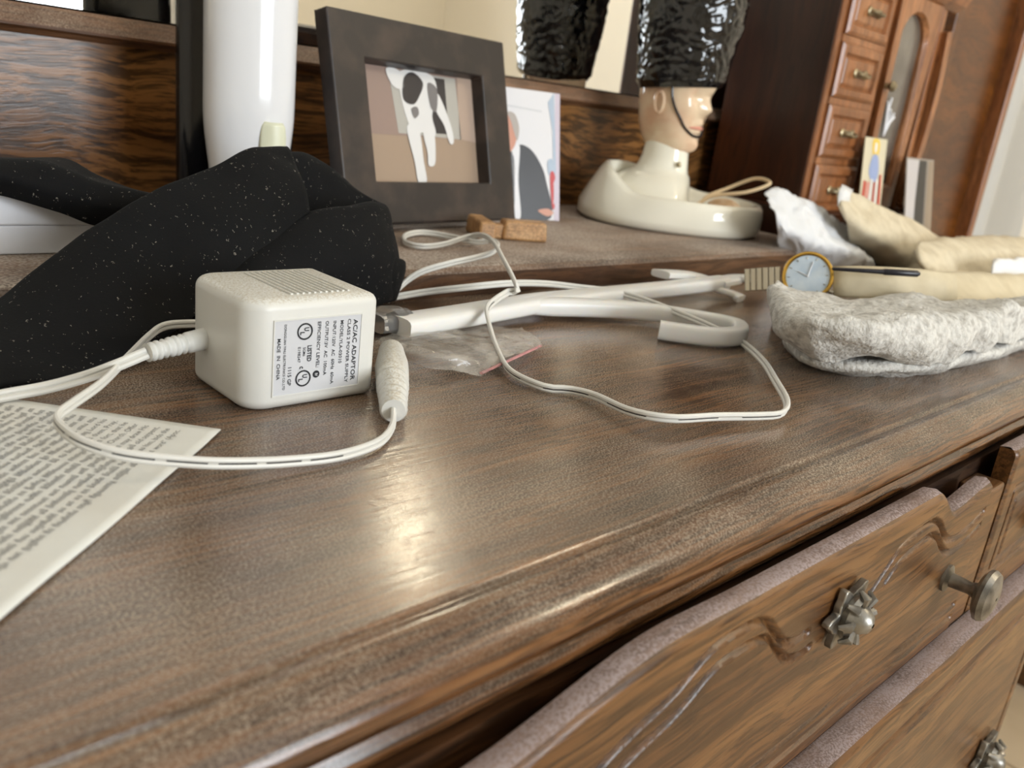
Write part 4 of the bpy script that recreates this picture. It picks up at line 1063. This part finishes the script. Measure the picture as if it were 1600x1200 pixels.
for k in range(4):
    zt = .104 + .0735*k; zb = zt-.064; xa, xb = 1.0600, 1.1730
    g = G()
    loops = [(0,0,0),(0,0,-.006),(.004,.004,-.0085),(.011,.011,-.0085),(.014,.014,-.004),(.018,.018,-.0065),(.5,.5,-.0065)]
    rows = []
    for mx_, mz_, oy in loops:
        mx2 = min(mx_, (xb-xa)/2-.001); mz2 = min(mz_, (zt-zb)/2-.001)
        rows.append([(xa+mx2, JY0+oy, zb+mz2), (xb-mx2, JY0+oy, zb+mz2), (xb-mx2, JY0+oy, zt-mz2), (xa+mx2, JY0+oy, zt-mz2)])
    g.grid(rows, 0, True)
    d = part('drawer', g, M['cherry'], jw, smooth=False)
    bow_handle((xa+xb)/2+.004, (zt+zb)/2, JY0-.0065, d)
# arched glass door
dx0, dx1, dz0, dz1 = 1.1875, 1.3350, .052, .330
ax0, ax1, az0, az1 = 1.212, 1.292, .085, .270
inn, outr = [], []
for i in range(49):
    t = i/48
    a = math.pi*t
    cx = (ax0+ax1)/2; R_ = (ax1-ax0)/2
    inn.append((cx + R_*math.cos(a), az1 + R_*math.sin(a)))
inn = [(ax1, az0)] + inn + [(ax0, az0)]
for (x, z) in inn:
    dxn, dzn = x-cx, z-(dz0+dz1)/2
    k = min(((dx1-cx) if dxn > 0 else (cx-dx0))/max(1e-6, abs(dxn)), ((dz1-dz0)/2)/max(1e-6, abs(dzn)))
    outr.append((cx+dxn*k, (dz0+dz1)/2+dzn*k))
g = G()
fy, by = JY0-.008, JY0+.004
g.grid([[(x, by, z) for x, z in outr], [(x, fy, z) for x, z in outr], [(x, fy, z) for x, z in [( ix+(ox-ix)*.16, iz+(oz-iz)*.16) for (ix,iz),(ox,oz) in zip(inn,outr)]], [(x, fy+.005, z) for x, z in inn], [(x, by, z) for x, z in inn]], 0, True)
dr_ = part('door', g, M['cherry'], jw, smooth=False)
part('pane', G().prism([(x, JY0+.002, z) for x, z in inn], (0,.002,0)), M['smoke'], dr_, smooth=False, label='smoky arched pane')
part('knob', G().lathe([(.004,0),(.003,.004),(.006,.007),(.0075,.010),(.005,.0135),(.0005,.0145)], (1.197, fy, .213), (0,-1,0), 16), M['brass'], dr_)
fl_ = G()
for k in range(7):
    a = k*.9; fl_.tube(cat([(1.245,JY0+.001,.150),(1.245+.008*math.sin(a),JY0-.0005,.165+.004*k*.6),(1.247+.016*math.sin(a+.5),JY0-.0005,.172+.006*k*.8)], 5), .0018, 6)
part('etched_flower', fl_, M['box_white'], dr_)

# two cards standing against the cabinet
def card(name, label, BL, wdir, w, h, lean_, mats, polys, t=.0012, b0=0.0):
    BL = Vector(BL); wd = Vector(wdir).normalized(); bk2 = Vector((-wd.y, wd.x, 0)); la = math.radians(lean_)
    uu = Vector((0,0,1))*math.cos(la) + bk2*math.sin(la); nn = wd.cross(uu).normalized()
    th = thing(name, label, 'card', BL)
    P = lambda a, b, c=0: BL + wd*a*w + uu*b*h + nn*c
    c0 = part('card', G().prism([P(0,0), P(1,0), P(1,1), P(0,1)], -nn*t), mats[0], th, smooth=False)
    g = G()
    for lev, (mi, pts) in enumerate(polys): g.poly([P(a, b0+(1-b0)*b, .0002+lev*.00012) for a, b in pts], mi-1)
    part('print', g, mats[1:], c0, smooth=False)
card('prayer_card', 'colourful printed card in yellow, blue and red leaning on the glass door', (1.150,.520,.0005), (1,0.02,0), .070, .146, 8,
     [flat('card_cream',214,204,176), flat('card_yellow',232,196,70), flat('card_blue',150,166,206), flat('card_red',196,70,56), flat('card_white',232,226,220), flat('card_pink',226,150,140)],
     [(1, spline([(.36,.98),(.62,.98),(.68,.86),(.60,.76),(.42,.76),(.34,.86)])), (4, spline([(.45,.93),(.55,.93),(.56,.84),(.50,.80),(.44,.84)])), (2, spline([(.40,.76),(.62,.76),(.72,.58),(.66,.42),(.42,.42),(.28,.56)])),
      (3, [(.04,.0),(.16,.0),(.22,.40),(.10,.42)]), (5, [(.20,.0),(.32,.0),(.36,.40),(.26,.40)]), (4, [(.36,.0),(.50,.0),(.50,.44),(.40,.44)]), (3, [(.54,.0),(.62,.0),(.60,.40),(.54,.40)]), (4, [(.64,.0),(.74,.0),(.72,.44),(.62,.44)]), (3, [(.80,.0),(.92,.0),(.86,.52),(.78,.50)])], b0=.34)
card('grey_photo', 'grey photo with a broad black band standing right of the jewellery cabinet', (1.262,.500,.0005), (1,.05,0), .112, .128, 12,
     [flat('gp_grey',150,140,130), flat('gp_black',34,32,34), flat('gp_light',196,190,190), flat('gp_tan',150,132,112)],
     [(2, [(0.02,.02),(.36,.02),(.44,.98),(.02,.98)]), (1, [(.30,.0),(.66,.0),(.72,.98),(.44,.98),(.34,.5)]), (3, [(.70,.0),(.98,.0),(.98,.98),(.80,.98)])])
g = G(); 
rows = loft([[(1.2299, 0.4400, 0.0469), (1.2824, 0.4400, 0.0449)], [(1.2031, 0.4400, 0.0596), (1.2146, 0.4400, 0.0807), (1.2706, 0.4400, 0.0511)], [(1.3009, 0.4700, 0.0458), (1.3120, 0.4700, 0.0703), (1.3684, 0.4700, 0.0410)]], 24, 6, .0015, 60, 4, .03)

# ------------------------------------------------------------------ heap at the right: cloths, tissue, watch, pen
ts = loft([[(0.8604, 0.4640, 0.0010), (0.8847, 0.4465, 0.0010), (0.9228, 0.4296, 0.0010), (1.0002, 0.4189, 0.0010)],
           [(0.7801, 0.4400, 0.0519), (0.8193, 0.4250, 0.0370), (0.8919, 0.4200, 0.0244), (0.9851, 0.4200, 0.0110)],
           [(0.8033, 0.4650, 0.0715), (0.8480, 0.4500, 0.0600), (0.9195, 0.4450, 0.0388), (1.0088, 0.4400, 0.0161)],
           [(0.8453, 0.4800, 0.0780), (0.8989, 0.4700, 0.0654), (0.9668, 0.4650, 0.0479), (1.0344, 0.4550, 0.0187)],
           [(0.9695, 0.5200, 0.0376), (1.0162, 0.5100, 0.0337), (1.0690, 0.5000, 0.0247), (1.1370, 0.4900, 0.0028)],
           [(1.0384, 0.5405, 0.0010), (1.0952, 0.5341, 0.0010), (1.1335, 0.5166, 0.0010), (1.1247, 0.4752, 0.0010)]], 70, 9, .006, 42, 21, .0012)
tagm(part('tissue', G().grid(ts), M['tissue'], solid=.001, angle=50), 'crumpled white paper tissue standing up beside the ceramic dish', 'tissue')
t1 = loft([[(1.0346, 0.4645, 0.0010), (1.0399, 0.4225, 0.0010), (1.0397, 0.3766, 0.0010), (1.0330, 0.3381, 0.0010)],
           [(0.9151, 0.4300, 0.0534), (0.9725, 0.4150, 0.0344), (1.0595, 0.4000, 0.0166), (1.1754, 0.3900, -0.0030)],
           [(0.9156, 0.4450, 0.0765), (0.9722, 0.4320, 0.0602), (1.0681, 0.4180, 0.0422), (1.2026, 0.4100, 0.0104)],
           [(0.9663, 0.4650, 0.0801), (1.0305, 0.4550, 0.0663), (1.1537, 0.4500, 0.0454), (1.2824, 0.4400, 0.0127)],
           [(1.2449, 0.5656, 0.0010), (1.3361, 0.5525, 0.0010), (1.4349, 0.5328, 0.0010), (1.4293, 0.4716, 0.0010)]], 70, 10, .0028, 30, 31, .0012)
tagm(part('towel', G().grid(t1), M['towel'], solid=.004, angle=180), 'cream towelling cloth in a ridge below the prayer card', 'towel')
tg = Vector((0.9107, 0.4400, 0.0724))
tgt = G(); tgt.grid([[(0.9045, 0.4380, 0.0679), (0.9292, 0.4380, 0.0695)], [(0.9041, 0.4400, 0.0825), (0.9323, 0.4400, 0.0804)], [(0.9197, 0.4460, 0.0902), (0.9486, 0.4460, 0.0847)]])
# a care tag on the towel
_tw = bpy.data.objects['towel']
part('care_tag', tgt, M['white_cloth'], _tw, solid=.0008)
t2 = loft([[(0.9412, 0.3343, 0.0010), (0.9814, 0.3128, 0.0010), (1.0494, 0.3025, 0.0010), (1.2180, 0.2969, 0.0010)],
           [(0.9007, 0.3350, 0.0268), (0.9865, 0.3250, 0.0147), (1.0884, 0.3200, 0.0188), (1.2806, 0.3200, 0.0223)],
           [(0.9168, 0.3500, 0.0391), (1.0151, 0.3450, 0.0378), (1.1345, 0.3400, 0.0375), (1.3446, 0.3400, 0.0310)],
           [(1.0017, 0.3750, 0.0379), (1.1155, 0.3750, 0.0411), (1.2713, 0.3750, 0.0395), (1.4552, 0.3700, 0.0301)],
           [(1.2139, 0.4455, 0.0010), (1.3501, 0.4435, 0.0010), (1.4872, 0.4341, 0.0010), (1.6401, 0.4027, 0.0010)]], 70, 10, .0028, 30, 37, .0012)
tagm(part('towel', G().grid(t2), M['towel'], solid=.004, angle=180), 'cream towelling cloth bulging at the right edge of the heap', 'towel')
t3 = loft([[(0.9335, 0.2742, 0.0010), (0.9612, 0.2558, 0.0010), (1.0575, 0.2405, 0.0010)], [(0.9695, 0.2900, 0.0219), (1.0495, 0.2850, 0.0094), (1.2034, 0.2800, 0.0056)], [(0.9979, 0.3000, 0.0335), (1.0766, 0.3000, 0.0337), (1.2534, 0.3000, 0.0297)], [(1.1080, 0.3214, 0.0010), (1.1749, 0.3135, 0.0010), (1.2938, 0.2949, 0.0010)]], 40, 9, .003, 40, 41, .0012)
tagm(part('white_cloth', G().grid(t3), M['white_cloth'], solid=.002, angle=180), 'smooth white cotton cloth tucked under the right-hand towel', 'cloth')
# cream cloth that the watch rests on
t4 = loft([[(0.5601, 0.2395, 0.0220), (0.5616, 0.2230, 0.0240), (0.5922, 0.2107, 0.0260), (0.6895, 0.2064, 0.0240), (0.8400, 0.1988, 0.0200)],
           [(0.6237, 0.2700, 0.0226), (0.6508, 0.2620, 0.0208), (0.7058, 0.2550, 0.0208), (0.8087, 0.2450, 0.0164), (1.0067, 0.2400, 0.0045)],
           [(0.6572, 0.2850, 0.0290), (0.7027, 0.2820, 0.0294), (0.7737, 0.2800, 0.0329), (0.8855, 0.2750, 0.0302), (1.1014, 0.2700, 0.0188)],
           [(0.7635, 0.3273, 0.0100), (0.8455, 0.3354, 0.0060), (0.9339, 0.3290, 0.0040), (1.0019, 0.3010, 0.0040), (1.1239, 0.2653, 0.0040)]], 60, 9, .002, 34, 51, .0012)
tagm(part('folded_cloth', G().grid(t4), M['cream_leather'], solid=.003, angle=180), 'smooth beige folded cloth under the pen in the heap', 'cloth')
# speckled knit sock in front: rolled lower edge and bulging upper layer
sk = thing('knit_sock', 'grey speckled knitted sock lying folded at the front of the heap', 'sock', (.60, .25, 0))
s1 = loft([[(0.5842, 0.3088, 0.0010), (0.5010, 0.2453, 0.0010), (0.4984, 0.2171, 0.0010), (0.5315, 0.1955, 0.0010), (0.5963, 0.1845, 0.0010), (0.7159, 0.1814, 0.0010), (0.8421, 0.1840, 0.0010)],
           [(0.5579, 0.2972, 0.0100), (0.4743, 0.2332, 0.0120), (0.4698, 0.2055, 0.0120), (0.4996, 0.1846, 0.0120), (0.5615, 0.1747, 0.0120), (0.6719, 0.1711, 0.0120), (0.7897, 0.1734, 0.0120)],
           [(0.5783, 0.2980, 0.0140), (0.5279, 0.2440, 0.0140), (0.5316, 0.2196, 0.0140), (0.5685, 0.2063, 0.0140), (0.6188, 0.1963, 0.0140), (0.7079, 0.1915, 0.0140), (0.8246, 0.1831, 0.0140)]], 80, 10, .0022, 46, 61, .0012)
part('lower_layer', G().grid(s1), M['knit'], sk, solid=.004, angle=180)
s2 = loft([[(0.5383, 0.2813, 0.0120), (0.4601, 0.2225, 0.0170), (0.4717, 0.2041, 0.0180), (0.4998, 0.1822, 0.0170), (0.5503, 0.1719, 0.0170), (0.6681, 0.1713, 0.0170), (0.7858, 0.1738, 0.0170)],
           [(0.5118, 0.2784, 0.0280), (0.4398, 0.2265, 0.0300), (0.4425, 0.1969, 0.0320), (0.4761, 0.1797, 0.0320), (0.5266, 0.1672, 0.0320), (0.6484, 0.1690, 0.0300), (0.7438, 0.1665, 0.0300)],
           [(0.4986, 0.2721, 0.0380), (0.4544, 0.2286, 0.0410), (0.4640, 0.2023, 0.0410), (0.4962, 0.1875, 0.0430), (0.5453, 0.1803, 0.0410), (0.6254, 0.1729, 0.0410), (0.7150, 0.1621, 0.0410)],
           [(0.5314, 0.2822, 0.0320), (0.5572, 0.2727, 0.0300), (0.5874, 0.2541, 0.0280), (0.6443, 0.2421, 0.0300), (0.6687, 0.2236, 0.0300), (0.7434, 0.2072, 0.0300), (0.8411, 0.1920, 0.0300)]], 130, 16, .0050, 34, 71, .004)
part('upper_layer', G().grid(s2), M['knit'], sk, solid=.004, angle=180)

# wristwatch
wc = Vector((0.5980, 0.3000, 0.0355)); wn_ = (Vector((0,0,.13))-wc).normalized(); wn_ = (wn_ + Vector((-.15,-.1,.15))).normalized()
wa = Vector((1,-.35,0)); wa = (wa - wn_*wa.dot(wn_)).normalized(); wb_ = wn_.cross(wa)
wt = thing('wrist_watch', 'gold rimmed wrist watch with painted sky-reflection dial and steel bracelet lying on the sock', 'watch', wc)
RW = .0185
part('case', G().lathe([(.0001,-.0055),(RW*.9,-.0055),(RW,-.003),(RW,.001),(RW*.98,.0022)], wc, wn_, 36), M['steel'], wt, angle=40)
part('bezel', G().lathe([(RW*.99,.0015),(RW*.97,.0032),(RW*.90,.0036),(RW*.84,.0024),(RW*.84,.0012)], wc, wn_, 40), M['gold'], wt)
dl = part('dial', G().lathe([(RW*.85,.0012),(RW*.83,.0020),(.0001,.0021)], wc, wn_, 36), M['dial'], wt, angle=60)
g = G()
def wp(a, r, h=.0024): return wc + (wa*math.cos(a) + wb_*math.sin(a))*r + wn_*h
for k in range(12):
    a = 2*math.pi*k/12; g.tube([wp(a, RW*.68), wp(a, RW*.77)], .0003, 6)
part('hour_marks', g, M['steel'], dl)
for a, L_ in ((1.2,.6),(2.6,.42)):
    part('hand', G().tube([wp(a+math.pi, .001, .0026), wp(a, RW*L_, .0026)], .0004, 6), M['white_gloss'], dl)
part('crown', G().lathe([(.0018,0),(.002,.001),(.002,.003),(.0005,.0034)], wc + (wa*.8 - wb_*.6).normalized()*RW, (wa*.8 - wb_*.6), 12), M['steel'], wt)
for k in range(6):
    o = wc - wa*(RW+.0028+.0044*k) - wn_*(.002+.0006*k*k*.35)
    g = G()
    P = [o + wa*sx*.0021 + wb_*sy*.0086 + wn_*sz*.0012 for sz in (-1,1) for sx, sy in ((-1,-1),(1,-1),(1,1),(-1,1))]
    g.add(P, [(0,3,2,1),(4,5,6,7),(0,1,5,4),(1,2,6,5),(2,3,7,6),(3,0,4,7)])
    part('bracelet_link', g, M['steel'], wt, smooth=False, bevel=.0006, seg=2)
srp = [wc + wa*(RW-.001+.010*k) - wn_*(.002+.0002*k+.00050*k*k) - wb_*(.0045+.00045*k+.00004*k*k) for k in range(10)]
g = G(); rows = []
for k, p in enumerate(srp):
    rows.append([p + wb_*(q/6-1)*(.0112+.0002*k) + wn_*(.0030*math.cos((q/6-1)*1.5) + .0008*math.sin(k*1.3+q*.5)) for q in range(13)])
g.grid(rows)
part('strap', g, M['cream_leather'], wt, solid=.0012, label='cream leather strap')
# pen on the beige cloth
pa, pbn = Vector((0.5896, 0.2790, 0.0461)), Vector((0.6374, 0.2365, 0.0497))
pe_ = thing('pen', 'slim black pen lying across the beige cloth beside the watch', 'pen', pa)
part('barrel', G().tube([pa.lerp(pbn, t) for t in (0,.02,.4,.6)], [.0005,.0012,.0016,.0018], 10), M['pen'], pe_)
part('cap', G().tube([pa.lerp(pbn, t) for t in (.58,.6,.97,1.0)], [.0018,.0023,.0024,.0012], 10), M['pen'], pe_)

# ------------------------------------------------------------------ wardrobe and door casing beyond the cabinet
wr = thing('wardrobe', 'tall brown wooden wardrobe standing behind the jewellery cabinet', 'wardrobe', (1.82, .75, FZ))
part('side', G().box(1.640, 1.665, .66, .795, FZ, 1.30), M['wardrobe'], wr, smooth=False, bevel=.003)
part('door', G().box(1.666, 1.972, .682, .700, FZ+.06, 1.26), M['wardrobe'], wr, smooth=False, bevel=.003)
part('stile', G().box(1.973, 1.998, .655, .795, FZ, 1.30), M['cherry'], wr, smooth=False, bevel=.004)
part('back', G().box(1.665, 1.973, .785, .795, FZ, 1.30), M['cherry_dark'], wr, smooth=False)
part('cornice', G().box(1.63, 2.008, .645, .795, 1.3005, 1.35), M['cherry'], wr, smooth=False, bevel=.006)
g = G()
cp = [(2.062,.795),(2.062,.760),(2.075,.745),(2.085,.722),(2.110,.716),(2.135,.722),(2.146,.732),(2.155,.722),(2.185,.708),(2.220,.706),(2.255,.712),(2.275,.735),(2.60,.737),(2.60,.795)]
g.grid([[(x, y, FZ) for x, y in cp + [cp[0]]], [(x, y, CZ-.15) for x, y in cp + [cp[0]]]]); g.poly([(x, y, CZ-.15) for x, y in cp])
struct('trim_1', g, M['white_trim'], smooth=True, angle=50)
